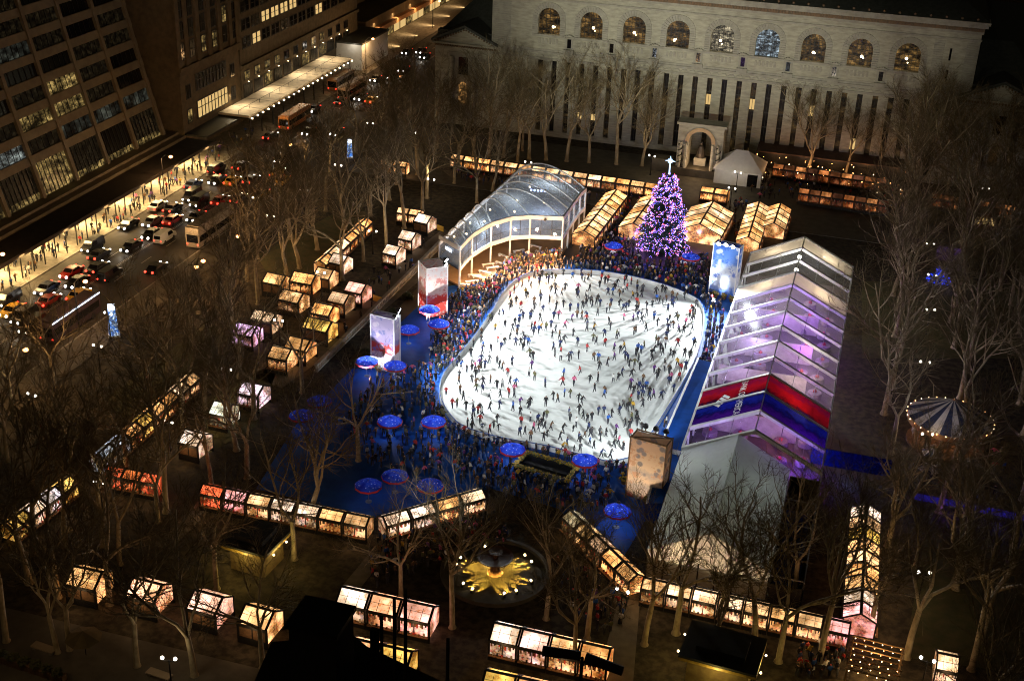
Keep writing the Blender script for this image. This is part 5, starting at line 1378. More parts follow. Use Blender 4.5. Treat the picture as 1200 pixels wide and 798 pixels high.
for x, y, tow, (cn_, cc), van in cars:
    ln = min(LANES, key=lambda l: abs(l - x)); cnt[ln] = cnt.get(ln, 0) + 1
    kindw = 'van' if van else 'taxi' if cn_ == 'yellow' else 'car'
    lab = '%s %s, %s from the camera in the %s' % (cn_, kindw, ORD[cnt[ln] - 1], laneword[ln])
    rz = -pi / 2 if tow else pi / 2
    if not CUSED[van]:
        o = CARP[van]; CUSED[van] = True; o.location = (x, y, .01); o.rotation_euler = (0, 0, rz); o['label'] = lab; o['group'] = 'traffic on the street'; o.color = cc
        for c in o.children: c.color = cc
    else: o = dup(CARP[van], (x, y, .01), rz, lab, 'traffic on the street', color=cc)
    if tow and RND.random() < .5: light('headlight_beam', 'SPOT', (x, y - 2.5, .7), 160, (1, .9, .75), aim=(x, y - 9, 0), spot=radians(70), blend=.6)
def bus(px, py, lab, L_=11.5, h=3.2, body=(.25, .12, .05), glow=None, led=False, tow=0, z0=0):
    p = at(px, py); t = thing('city_bus', lab, 'bus', (p.x, p.y, .02), pi / 2)
    f = MB(); f.b(-L_ / 2, L_ / 2, -1.25, 1.25, .35, h); f.b(-L_ / 2 + .5, L_ / 2 - .5, -1.1, 1.1, h, h + .18); f.build('body', mat('bus_paint', body, None, .4, 1), t)
    f = MB()
    f.b(-L_ / 2 + .4, L_ / 2 - .4, -1.27, -1.26, 1.3, 2.4); f.build('window_glass', M['blackglass'], t)
    f = MB(); f.b(-L_ / 2 + .4, L_ / 2 - .4, 1.26, 1.27, 1.3, 2.4); f.build('window_glass', M['blackglass'], t)
    f = MB()
    f.b(-L_ / 2 - .02, -L_ / 2 - .01, -1.05, 1.05, 1.2, 2.6); f.build('rear_window', M['blackglass'], t); f = MB(); f.b(L_ / 2 + .01, L_ / 2 + .02, -1.05, 1.05, 1.2, 2.6); f.build('window_glass', M['blackglass'], t)
    for x in (-L_ / 2 + 2, L_ / 2 - 2.2):
        for s in (-1, 1): f = MB(); f.tube([(x, s * 1.0, .48), (x, s * 1.28, .48)], [.48, .48], 10, cap=True); f.build('wheel', M['black'], t)
    for s in (-1, 1):
        f = MB(); f.ball((-L_ / 2 - .03, s * 1.0, .9), .14, 6); f.build('tail_light', M['taillight'], t)
        f = MB(); f.ball((L_ / 2 + .03, s * .95, .8), .15, 6); f.build('headlight', M['headlight'], t)
    if led:
        f = MB(); f.b(-L_ / 2, L_ / 2, -1.3, -1.22, h - .1, h + .06); f.build('led_strip', M['led'], t)
    if glow: light('bus_glow', 'POINT', (p.x, p.y - L_ / 2 - 2.0, 3.5), glow, (1, .6, .25), radius=.3)
    return t
bus(248, 277, 'tall pale roofed tour bus with lit orange rear on the park side', 13, 3.9, (.34, .28, .22), 420)
bus(84, 384, 'dark bus with a white strip of light along its roof', 12, 3.4, (.05, .03, .04), 160, led=True)
bus(346, 146, 'orange lit bus roof opposite the white canopy', 11.5, 3.2, (.5, .2, .05), 200)
bus(413, 112, 'long pale bus with red tail lamps beyond the orange bus', 12, 3.2, (.35, .25, .18), 160)
bus(400, 102, 'dim bus beside the long pale bus', 11, 3.1, (.25, .13, .06), 60)

# blue sign totems
def totem(px, py, lab, h, w):
    p = at(px, py); t = thing('sign_totem', lab, 'sign', (p.x, p.y, 0.1), radians(35))
    f = MB(); f.box((0, 0, h / 2 + .3), (w, w, h), 0, 0, .75); f.build('panel', M['totem'], t)
    f = MB(); f.b(-w * .6, w * .6, -w * .6, w * .6, 0, .3); f.build('base', M['white'], t)
    f = MB(); f.box((0, 0, h + .6), (w * .7, w * .7, .6)); f.build('cap', M['led'], t)
m, nt, out = new_mat('totem_print'); vec = coords(nt, 'Object', (1, 1, 1)); n1 = noise(nt, vec, 1.6, 3, .7)
e = N(nt, 'ShaderNodeEmission'); nt.links.new(ramp(nt, n1.outputs[0], [(.42, (.04, .2, .8)), (.5, (.15, .4, .95)), (.56, (.75, .85, 1))]), e.inputs[0]); e.inputs[1].default_value = 1.0; nt.links.new(e.outputs[0], out.inputs[0]); M['totem'] = m
totem(134, 394, 'glowing blue and white sign totem beside the pavement', 4.0, 1.4)
totem(410, 186, 'pale glowing sign totem at the upper left grove', 3.0, 1.0)

# ================================================================== fountain
p = at(580, 672)
fo = thing('fountain', 'round stone fountain basin lit by a ring of golden spotlights', 'fountain', (p.x, p.y, .03))
f = MB(); f.lathe([(6.0, 0), (6.0, .5), (5.6, .5), (5.55, .15), (.01, .12)], 40, 0); f.build('basin', mat('fountain_granite', (.10, .085, .05), (.06, .05, .03), .6, .8), fo)
f = MB(); f.lathe([(.9, .1), (.5, .6), (.45, 1.7), (1.9, 2.15), (2.0, 2.3), (1.7, 2.22), (.3, 2.1), (.25, 2.7), (.8, 2.95), (.05, 2.9)], 18); f.build('bowl', mat('pink_granite', (.17, .075, .035), (.12, .05, .025), .5, 1), fo)
for k in range(11):
    th = -.15 + k * pi * 2 / 11 + (.25 if k % 2 else 0)
    if abs(math.sin(th)) > .93 and math.sin(th) > 0: continue
    d = Vector((cos(th), sin(th), 0))
    f = MB(); c = d * 4.5; f.tube([c + Vector((0, 0, .15)), c + Vector((0, 0, .5)) - d * .15], [.15, .2], 8, cap=True); o = f.build('spotlight', M['darkmetal'], fo)
    f = MB(); f.ball(c + Vector((0, 0, .6)) - d * .2, .14, 8); f.build('lens', M['bulb'], o)
    light('fountain_spot', 'SPOT', Vector((p.x, p.y, 1.0)) + d * 4.9, 3200, (1, .62, .10), aim=Vector((p.x, p.y, .05)) + d * 3.1, spot=radians(44), blend=.4, radius=.1)

# ================================================================== food kiosks with dark flat roofs
def food(px, py, lab, w, d, rz, gold):
    p = at(px, py); t = thing('food_kiosk', lab, 'kiosk', (p.x, p.y, .03), rz)
    f = MB(); f.b(-w / 2, w / 2, -d / 2, d / 2, 0, 3.0)
    f.build('wall', mat('kiosk_panel', (.22, .17, .07), (.14, .10, .05), .7, 1.5), t)
    f = MB(); f.box((0, 0, 3.5), (w + 1.6, d + 1.6, .25)); f.box((0, 0, 3.9), (w * .8, d * .75, .6)); f.build('roof', mat('kiosk_roof', (.02, .024, .018), (.012, .014, .012), .7, 1), t)
    f = MB()
    for s in (-1, 1): f.b(-w / 2 - .7, w / 2 + .7, s * (d / 2 + .72), s * (d / 2 + .8), 3.05, 3.35); f.b(s * (w / 2 + .72), s * (w / 2 + .8), -d / 2 - .7, d / 2 + .7, 3.05, 3.35)
    f.build('fascia', mat('gold_fascia', (.5, .36, .08), (.25, .17, .04), .5, 2), t)
    for sx in (-1, 1):
        for sy in (-.8, .5): f = MB(); f.ball((sx * (w / 2 + 1.05), sy * d / 2, 3.1), .12, 8); f.build('lamp', M['bulb'], t)
    R_ = Matrix.Rotation(rz, 4, 'Z')
    for q in ((0, -d / 2 - 1.6, 2.5), (w / 2 + 1.7, 0, 2.6), (-w / 2 - 1.7, 0, 2.6)):
        light('food_lamp', 'POINT', p + R_ @ Vector(q), 170, (1, .70, .2), radius=.2)
food(302, 660, 'dark roofed food kiosk with gold lit edge by the left path', 4.2, 4.0, radians(-5), 1)
food(843, 792, 'dark flat roofed bar kiosk with gold lamps at the bottom edge', 6.0, 4.2, radians(-4), 1)
# bulb pergola
p = at(1020, 800)
pg = thing('bulb_pergola', 'timber pergola hung with rows of bulbs at the bottom right', 'pergola', (p.x, p.y, .03), radians(-4))
f = MB()
for a in (-2.4, 2.4):
    for b_ in (-2.6, 2.6): f.bar((a, b_, 0), (a, b_, 3.0), .16)
for k in range(7): f.bar((-2.6, -2.6 + k * .87, 3.05), (2.6, -2.6 + k * .87, 3.05), .12)
for a in (-2.4, 2.4): f.bar((a, -2.7, 2.95), (a, 2.7, 2.95), .14)
f.build('frame', mat('pergola_timber', (.35, .2, .08), (.25, .14, .06), .7, 2), pg)
for k in range(7):
    for q in range(6): f = MB(); f.ball((-2.2 + q * .88 + (k % 2) * .2, -2.6 + k * .87, 2.85), .055, 6); f.build('bulb', M['bulb'] if (k + q) % 3 == 0 else M['bulb_orange'], pg)
light('pergola_glow', 'POINT', (p.x, p.y, 2.2), 420, (1, .6, .22), radius=.4)

# ================================================================== carousel
p = at(1107, 520)
ca = thing('carousel', 'carousel with a striped canopy and a rim of bulbs', 'carousel', (p.x, p.y, .03))
f = MB()
f.lathe([(5.4, 4.0), (.2, 6.6)], 24, 0, mf=lambda i, j: j % 2)
f.build('striped_canopy', [mat('canopy_cream', (.42, .36, .28), (.3, .27, .22), .8, 1), mat('canopy_navy', (.015, .02, .045), None, .8, 1)], ca)
f = MB(); f.lathe([(5.4, 4.0), (5.4, 3.2)], 24); f.build('rounding_board', mat('carousel_board', (.25, .09, .03), (.4, .22, .08), .6, 2), ca)
f = MB(); f.lathe([(5.0, 0), (5.0, .35), (.1, .35)], 24); f.lathe([(.8, .35), (.8, 4.0)], 12); f.build('platform', M['wood'], ca)
for k in range(12):
    th = k * pi / 6; f = MB(); f.tube([(4.2 * cos(th), 4.2 * sin(th), .35), (4.2 * cos(th), 4.2 * sin(th), 4.2)], [.05, .05], 5); f.build('pole', M['tin'], ca)
    if k % 2 == 0:
        f = MB(); c = Vector((4.2 * cos(th), 4.2 * sin(th), 1.3)); t_ = Vector((-sin(th), cos(th), 0))
        f.tube([c - t_ * .6, c - t_ * .2, c + t_ * .3, c + t_ * .55 + Vector((0, 0, .45)), c + t_ * .85 + Vector((0, 0, .4))], [.2, .25, .24, .15, .1], 6, cap=True)
        for s in (-.4, .35): f.tube([c + t_ * s, c + t_ * (s - .15) + Vector((0, 0, -.7))], [.08, .05], 5)
        f.build('wooden_horse', M['stone'], ca)
for k in range(30): th = k * pi / 15; f = MB(); f.ball((5.5 * cos(th), 5.5 * sin(th), 3.95), .075, 6); f.build('bulb', M['bulb'] if k % 3 else M['bulb_orange'], ca)
for k in range(5): th = k * 1.26; light('carousel_lamp', 'POINT', (p.x + 3.2 * cos(th), p.y + 3.2 * sin(th), 2.9), 90, (1, .5, .2), radius=.2)
light('carousel_canopy_fill', 'POINT', (p.x - 2, p.y - 6, 9), 420, (.75, .75, 1), radius=.3)  # added light hanging in the air so the striped canopy shows
for i, (px, py, lab) in enumerate(((1089, 548, 'small cream and navy striped umbrella left before the carousel'), (1085, 566, 'pale striped umbrella in front of the small cream one'), (1135, 560, 'dark striped umbrella right before the carousel'))):
    q = at(px, py); t = thing('striped_umbrella', lab, 'umbrella', (q.x, q.y, .03), .2 * i)
    f = MB(); f.lathe([(1.4, 2.1), (.02, 2.8)], 8, 0, mf=lambda i_, j: j % 2); f.build('canopy', [bpy.data.materials['canopy_cream'], bpy.data.materials['canopy_navy']], t)
    f = MB(); f.tube([(0, 0, 0), (0, 0, 2.8)], [.04, .04], 6); f.build('pole', M['tin'], t)

# blue lit bush and purple screen on the right
p = at(1100, 330)
bb = thing('lit_bush', 'bush wrapped in bright blue lights in the right grove', 'bush', (p.x, p.y, .03))
f = MB(); rg = random.Random(8)
for k in range(500):
    d = Vector((rg.gauss(0, 1), rg.gauss(0, 1), abs(rg.gauss(0, 1)))).normalized(); c = Vector((d.x * 2.3, d.y * 1.6, d.z * (2.6 if abs(d.x) < .4 else 1.5))) * rg.uniform(.6, 1)
    f.ball(c, .09, 4)
o = f.build('string_lights', emit('bulb_deep_blue', (.02, .06, 1), 2.2, False), bb); o['kind'] = 'stuff'
f = MB()
for k in range(160):
    d = Vector((rg.gauss(0, 1), rg.gauss(0, 1), abs(rg.gauss(0, 1)))).normalized() * 1.6; s = Vector((rg.uniform(-.3, .3), rg.uniform(-.3, .3), rg.uniform(-.3, .3))); s2 = Vector((s.y, -s.x, .2)); f.add([d - s, d - s2, d + s, d + s2], [(0, 1, 2, 3)])
f.build('leaves', bpy.data.materials['fir_needles'], bb)
light('bush_glow', 'POINT', (p.x, p.y - 2.5, 2), 60, (.05, .1, 1), radius=.3)
p = at(1110, 318); sc2 = thing('purple_screen', 'dim purple screen panel standing behind the blue lit bush', 'screen', (p.x, p.y + 3, .03))
f = MB(); f.b(-2.2, 2.6, -.08, .08, .8, 3.2); f.build('panel', emit('purple_panel', (.12, .05, .22), .35, False), sc2); f = MB(); f.bar((-2, .1, 0), (-2, .1, 3.2), .12); f.bar((2.4, .1, 0), (2.4, .1, 3.2), .12); f.build('post', M['darkmetal'], sc2)
p = at(1140, 600); sc3 = thing('blue_floor_screen', 'long low strip of violet and blue light by the carousel lawn', 'light strip', (p.x, p.y, .03), radians(-2))
f = MB(); f.b(-7, 7, -.1, .1, .2, 1.0); f.build('panel', emit('violet_strip', (.05, .03, .6), .22, False), sc3); light('strip_glow', 'POINT', (p.x + 3, p.y - 2, 1.2), 45, (.12, .08, 1)); light('strip_glow', 'POINT', (p.x - 3, p.y - 2, 1.2), 30, (.3, .1, 1))

# dark terrace bar with bulbs (upper right)
p = at(960, 205)
tb = thing('terrace_bar', 'dark terrace bar with tin roof and strings of small bulbs', 'bar', (p.x, p.y, .1), 0)
f = MB(); f.b(-13, 16, 0, 7, 0, 3.6); f.build('wall', M['darkmetal'], tb)
f = MB(); f.add([(-13.4, -.6, 3.6), (16.4, -.6, 3.6), (16.4, 7.4, 5.0), (-13.4, 7.4, 5.0)], [(0, 1, 2, 3)]); f.b(-13.4, 16.4, -.75, -.5, 3.45, 3.7); f.build('roof', mat('bar_roof', (.10, .055, .04), (.06, .035, .025), .7, .6), tb)
for k in range(5):
    f = MB(); x = -9 + k * 5.6; f.add([(x - 2, 7.5, 4.2), (x + 2, 7.5, 4.2), (x + 2, 11.5, 4.2), (x - 2, 11.5, 4.2), (x, 9.5, 6.4)], [(0, 1, 4), (1, 2, 4), (2, 3, 4), (3, 0, 4)]); f.build('canopy_peak', M['white'], tb)
rg = random.Random(11)
for k in range(80):
    f = MB(); f.ball((rg.uniform(-13, 17), rg.uniform(-11, -.8), rg.uniform(1.0, 3.4)), rg.choice((.05, .07, .1)), 6); f.build('bulb', M['bulb_orange'] if k % 3 else M['bulb'], tb)
for k in range(5): light('bar_glow', 'POINT', (p.x - 9 + k * 6, p.y - 3.5, 3.0), 240, (1, .5, .2), radius=.3)
p = at(1152, 265)
hut = thing('lit_hut', 'small orange lit hut with a gabled roof among the right trees', 'hut', (p.x, p.y, .03))
f = MB(); f.b(-2, 2, -1.5, 1.5, 0, 2.4); f.build('wall', M['wood'], hut); f = MB(); f.add([(-2.3, -1.8, 2.4), (2.3, -1.8, 2.4), (2.3, 1.8, 2.4), (-2.3, 1.8, 2.4), (-2.3, 0, 3.5), (2.3, 0, 3.5)], [(0, 1, 5, 4), (2, 3, 4, 5), (3, 0, 4), (1, 2, 5)]); f.build('roof', M['wood'], hut)
f = MB()
for x in (-1.3, 0, 1.3): f.b(x - .45, x + .45, -1.55, -1.51, .8, 2.1)
f.build('window', M['win_bright'], hut); light('hut_glow', 'POINT', (p.x, p.y - 3, 2.5), 60, (1, .5, .15))

# stone balustrade between the market path and the deck, yellow barrier signs
a, b_ = at(370, 436), at(520, 285); mid = (a + b_) / 2; u = b_ - a; L_ = u.length
bal = thing('balustrade', 'long straight stone balustrade between market path and planted bed', 'balustrade', (mid.x, mid.y, 0), math.atan2(u.y, u.x))
f = MB(); f.b(-L_ / 2, L_ / 2, -.3, .3, 0, .25); f.b(-L_ / 2, L_ / 2, -.28, .28, .95, 1.15)
for k in range(int(L_ / .6)): f.b(-L_ / 2 + k * .6, -L_ / 2 + k * .6 + .28, -.12, .12, .25, .95)
f.build('stone_rail', mat('balustrade_stone', (.33, .30, .25), (.25, .22, .18), .8, 1), bal)
bedp = [at(385, 448), at(525, 300), at(512, 338), at(470, 378), at(405, 440)]
flat('planting_bed', bedp, .06, mat('bed_earth', (.06, .04, .02), (.09, .06, .025), .95, 1))
rg = random.Random(21)
for i, (px, py) in enumerate(((448, 395), (462, 368), (478, 350), (430, 415), (415, 430))):
    q = at(px, py); t = thing('shrub', ('round shrub in the planting bed, %s from the camera' % ORD[(4 - i) if i < 0 else i]), 'shrub', (q.x, q.y, .06), 0, 'shrubs in the planting bed')
    f = MB()
    for k in range(220):
        d = Vector((rg.gauss(0, 1), rg.gauss(0, 1), abs(rg.gauss(0, 1)))).normalized() * rg.uniform(.5, 1.1); s = Vector((rg.uniform(-1, 1), rg.uniform(-1, 1), rg.uniform(-1, 1))) * .16; s2 = s.cross(Vector((.3, .5, .8))).normalized() * .16
        f.add([d - s, d - s2, d + s, d + s2], [(0, 1, 2, 3)])
    f.build('foliage', mat('shrub_leaves', (.06, .06, .02), (.04, .05, .015), .9, 2) if i == 0 else bpy.data.materials['shrub_leaves'], t)
for lab, i in (('nearest', 0),): pass
for (a, b_, lab) in (((503, 268), (520, 274), 'yellow barrier sign beside the pavilion back corner'), ((437, 354), (448, 358), 'yellow barrier sign by the balustrade opening')):
    q, r_ = at(*a), at(*b_); t = thing('barrier_sign', lab, 'barrier', (q.x, q.y, .03))
    f = MB(); d = r_ - q; f.slab((0, 0, .3), (d.x, d.y, .3), (d.x, d.y, 1.3), (0, 0, 1.3), .06); f.build('panel', mat('yellow_panel', (.62, .42, .05), (.5, .33, .04), .6, 1), t)
    f = MB(); f.bar((0, 0, 0), (0, 0, 1.3), .08); f.bar((d.x, d.y, 0), (d.x, d.y, 1.3), .08); f.build('post', M['darkmetal'], t)

# ================================================================== lower left pavement furniture
for i in range(6):
    q = at(4 + i * 13, 776 + i * 4.2); t = thing('planter_box', 'dark planter box with clipped shrub, %s from the left along the pavement' % ORD[i], 'planter', (q.x, q.y, .1), 0, 'planter boxes along the avenue pavement')
    f = MB(); f.box((0, 0, .35), (1.3, .7, .7)); f.build('box', M['wood'], t); f = MB(); bush(f, (0, 0, .8), .6, 90, rg); f.build('shrub', bpy.data.materials['shrub_leaves'], t)
def bench(px, py, lab):
    q = at(px, py); t = thing('stone_bench', lab, 'bench', (q.x, q.y, .03), radians(-6), 'benches at the lower left')
    f = MB(); f.box((0, 0, .48), (2.6, .9, .12)); f.build('seat', mat('bench_stone', (.35, .28, .19), (.28, .22, .15), .8, 1), t)
    for s in (-1, 1): f = MB(); f.box((s * 1.0, 0, .21), (.25, .7, .42)); f.build('leg', M['kerb'], t)
bench(52, 763, 'long pale stone bench at the lower left corner'); bench(187, 794, 'pale stone bench beside the lower left lamp post')
q = at(101, 768); t = thing('market_umbrella', 'large olive brown market umbrella at the lower left', 'umbrella', (q.x, q.y, .03))
f = MB(); f.lathe([(1.8, 2.2), (.03, 3.0)], 8, 0, mf=lambda i_, j: j % 2); f.build('canopy', [mat('olive_canvas', (.17, .13, .06), None, .9, 1), mat('olive_canvas_dark', (.13, .10, .045), None, .9, 1)], t); f = MB(); f.tube([(0, 0, 0), (0, 0, 3)], [.04, .04], 6); f.build('pole', M['darkmetal'], t)
light('pavement_lamp', 'POINT', (q.x - 3, q.y - 6, 6), 90, (1, .62, .28), radius=.3)

# ================================================================== black rooftop things in the foreground
pz = 51.0
pp_ = [at(292, 812, pz), at(318, 752, pz), at(412, 742, pz), at(430, 757, pz), at(535, 806, pz), at(520, 840, pz), at(300, 860, pz)]
t = thing('roof_parapet', 'black roof edge along the bottom beside the bulkhead', 'roof', (pp_[0].x, pp_[0].y, 43))
f = MB(); f.prism([(v.x - pp_[0].x, v.y - pp_[0].y) for v in pp_], -2, pz - 43); f.build('parapet', M['black'], t)
bz = 56.0
b4 = [at(346, 696, bz), at(356, 684, bz), at(408, 678, bz), at(412, 692, bz)]
cx_, cy_ = sum(v.x for v in b4) / 4, sum(v.y for v in b4) / 4
t = thing('roof_bulkhead', 'black rooftop bulkhead block rising in the bottom foreground', 'bulkhead', (cx_, cy_, 43))
f = MB(); f.b(b4[0].x - cx_, b4[3].x - cx_, -1.4, .2, -8, bz - 44); f.build('block', M['black'], t); f = MB(); f.b(b4[0].x - cx_ - .1, b4[3].x - cx_ + .1, -1.5, .3, bz - 44, bz - 43.8); f.build('cap', M['darkmetal'], t)
def mast(px, py0, z0, lab, panel=False, h=6):
    q = at(px, py0, z0); t = thing('antenna_mast', lab, 'mast', (q.x, q.y, z0 - h), 0, 'black masts on the near roof')
    f = MB(); f.tube([(0, 0, -4), (0, 0, h)], [.09, .07], 6, cap=True); f.build('pole', M['black'], t)
    if panel: f = MB(); f.box((-.2, -.2, h - 1.6), (.3, .2, 2.2)); f.build('antenna_panel', M['darkmetal'], t); f = MB(); f.bar((0, 0, h - .6), (-.2, -.2, h - .6), .06); f.build('bracket', M['black'], t)
mast(447, 722, 54.5, 'black antenna mast carrying a slim panel beside the kiosks', True); mast(475, 690, 56.0, 'tall thin black mast right of the panel antenna'); mast(525, 748, 53.0, 'short thick black mast at the bottom centre', h=4); mast(462, 700, 55.5, 'thin black mast between the panel antenna and tall mast')
q = at(682, 775, 52); t = thing('cross_arm_mast', 'black mast with two long horizontal arms at the bottom', 'mast', (q.x, q.y, 43))
f = MB(); f.tube([(0, 0, -2), (0, 0, 9.2)], [.09, .07], 6, cap=True); f.build('pole', M['black'], t)
for a, b_ in (((636, 762), (680, 768)), ((686, 770), (730, 786))):
    u, v = at(*a, 52), at(*b_, 51.8); f = MB(); f.tube([u - Vector((q.x, q.y, 43)), v - Vector((q.x, q.y, 43))], [.22, .2], 6, cap=True); f.build('arm', M['black'], t)
for k in range(7):  # assumed spots lighting the library front, hanging in the air with no mast
    x = -70 + k * 14.5
    light('assumed_facade_flood', 'SPOT', (-22 + k * 3.5, 38, 47), (430000, 530000, 530000, 480000, 390000, 215000, 95000)[k], (1, .95, .72), aim=(x, YF, 24), spot=radians(11 if k < 4 else 8.5), blend=.9, radius=.4)

for x, tx_, ty_ in ((-26, -48, 170), (-14, -30, 170), (-30, -42, 150), (-20, -36, 190)):  # added spots without fixtures, lighting the camera side of the crowd
    light('rooftop_rink_fill', 'SPOT', (x, 39, 48), 115000, (.95, .98, 1.0), aim=(tx_, ty_, 0), spot=radians(17), blend=.9, radius=.5)
# ================================================================== bare plane trees
M['bark'] = mat('plane_bark', (.44, .37, .24), (.22, .175, .105), .9, 1.6, stretch=(1, 1, .5))
M['twig'] = mat('twig_bark', (.17, .132, .066), (.11, .085, .042), .9, 1.2)
def tree_proto(seed, H=18.0, lean=0.0, fork=.3, dense=1.0):
    rng = random.Random(seed)
    t = thing('plane_tree', 'x', 'tree')
    tm, bm_ = MB(), MB()
    def branch(p, d, length, r, lvl):
        n = 5 if lvl < 2 else 4 if lvl < 3 else 3
        pts, rad = [p], [r]
        q = p.copy(); dd = d.copy(); end_r = r * (.45 if lvl < 3 else .3)
        for i in range(n):
            dd = (dd + Vector((rng.gauss(0, .17), rng.gauss(0, .17), rng.gauss(0, .10) + (.08 if lvl < 3 else .03)))).normalized()
            q = q + dd * length / n; pts.append(q.copy()); rad.append(r + (end_r - r) * (i + 1) / n)
        (tm if lvl < 2 else bm_).tube(pts, rad, 7 if lvl == 0 else 5 if lvl < 2 else 4 if lvl < 3 else 3, 0 if lvl != 2 else 1)
        return pts, rad
    def grow(p, d, length, r, lvl):
        pts, rad = branch(p, d, length, r, lvl)
        if lvl >= 4: return
        n = {1: 7, 2: 7, 3: int(5 * dense)}[lvl]
        for k in range(n):
            s = .25 + .75 * (k + rng.random() * .8) / n; s = min(s, 1.0) * (len(pts) - 1)
            i = min(int(s), len(pts) - 2); fr = s - i
            q = pts[i].lerp(pts[i + 1], fr); ax = (pts[i + 1] - pts[i]).normalized()
            th = rng.uniform(0, 2 * pi); a = ax.orthogonal().normalized(); b_ = ax.cross(a)
            sp = radians(rng.uniform(25, 60)); nd = ax * cos(sp) + (a * cos(th) + b_ * sin(th)) * sin(sp)
            nd.z += .12; nd.normalize()
            grow(q, nd, length * rng.uniform(.38, .62) * (1.15 - .35 * s / (len(pts) - 1)), max(.022, (rad[i] + (rad[i + 1] - rad[i]) * fr) * rng.uniform(.52, .74)), lvl + 1)
        if lvl < 4: grow(pts[-1], (pts[-1] - pts[-2]).normalized(), length * .45, rad[-1], lvl + 1) if lvl > 1 else None
    hb = H * fork
    base = [Vector((0, 0, -.1)), Vector((.02, 0, .35)), Vector((lean * .3, .05, hb * .5)), Vector((lean, .1, hb))]
    tm.tube(base, [.52, .33, .29, .25], 9)
    nl = rng.choice((3, 4, 4))
    for k in range(nl):
        th = 2 * pi * (k + rng.uniform(-.25, .25)) / nl; sp = radians(rng.uniform(14, 34))
        d = Vector((cos(th) * sin(sp), sin(th) * sin(sp), cos(sp)))
        grow(base[-1] + Vector((0, 0, -.1)), d, H * (1 - fork) * rng.uniform(.68, .85), .19 * rng.uniform(.8, 1.1), 1)
    tm.build('trunk', M['bark'], t, smooth=True); bm_.build('branches', [M['twig'], M['bark']], t)
    return t
TP = [tree_proto(1), tree_proto(2, 19, .6, .26), tree_proto(3, 17, -.5, .34), tree_proto(4, 18, .3, .3), tree_proto(5, 20, -.3, .38), tree_proto(6, 16, .8, .24, 1.2)]
CLEAR = [tuple(at(*q).xy) for q in ((134, 394), (240, 285), (262, 268), (84, 384), (181, 318), (410, 186), (1107, 512), (1098, 528), (1118, 528), (1100, 328))]
TUSED = [False] * len(TP); TPOS = []
def tree(x, y, lab, grp, sc=None, v=None, rz=None, push=True):
    if push:
        for _ in range(6):
            near_ = [(kx, ky) for kx, ky in KPOS if (kx - x) ** 2 + (ky - y) ** 2 < 2.3 ** 2]
            if not near_ and not any((kx - x) ** 2 + (ky - y) ** 2 < 9 for kx, ky in TPOS): break
            x += RND.uniform(-2.5, 2.5); y += RND.uniform(-2.5, 2.5)
    TPOS.append((x, y))
    for bx_, by_ in CLEAR:
        if push and 0 < math.hypot(bx_, by_) - math.hypot(x, y) < 34 and abs(x * by_ - y * bx_) / math.hypot(bx_, by_) < 3.0: return None
    v = RND.randrange(len(TP)) if v is None else v; sc = (sc or RND.uniform(.85, 1.12)) * 1.13; rz = RND.uniform(0, 2 * pi) if rz is None else rz
    if not TUSED[v]:
        TUSED[v] = True; o = TP[v]; o.location = (x, y, .02); o.rotation_euler = (0, 0, rz); o.scale = (sc,) * 3; o['label'] = lab; o['group'] = grp
    else: o = dup(TP[v], (x, y, .02), rz, lab, grp, sc)
    return o
rows_ = [(-102.0, 'street-side row', .85), (-94.5, 'second row from the street', .85), (-86.5, 'third row from the street', .9), (-78.5, 'fourth row from the street', .9), (-70.0, 'rink-side row', .85)]
for x, nm, sc in rows_:
    i = 0; y = 82.0 + (4 if nm[0] in 'st' else 0)
    while y < 254:
        skip = (x > -72 and y > 150 and y < 214) or (x > -80 and 150 < y < 172) or (y < 110 and x < -80)
        if not skip:
            tree(x + RND.uniform(-1.6, 1.6), y + RND.uniform(-1.8, 1.8), 'bare plane tree, %s from the camera in the left grove\'s %s' % (ORD[i], nm), 'bare plane trees in the left grove', RND.uniform(.88, 1.12) * sc); i += 1
        y += 8.6
for x, nm in ((9.0, 'tent-side row'), (17.5, 'second row from the tent'), (26.5, 'third row from the tent'), (36.0, 'fourth row from the tent'), (46.0, 'outermost row')):
    i = 0; y = 92.0
    while y < 262:
        inlawn = (16 < x < 42 and 112 < y < 140)
        if not (x < 12 and y < 150) and not inlawn:
            tree(x + RND.uniform(-1.6, 1.6), y + RND.uniform(-1.8, 1.8), 'bare plane tree, %s from the camera in the right grove\'s %s' % (ORD[i], nm), 'bare plane trees in the right grove', RND.uniform(.9, 1.15)); i += 1
        y += 8.8
for i, px in enumerate((560, 590, 620, 640, 664, 690, 722, 752, 946, 990, 1030, 1075, 1120, 1165)):
    p = at(px, 192 + (px - 700) * .06, 0)
    tree(p.x, p.y, 'bare tree before the library front, %s from the left' % ORD[i], 'bare trees along the library front', RND.uniform(.92, 1.08) if i < 9 else RND.uniform(.75, .85))
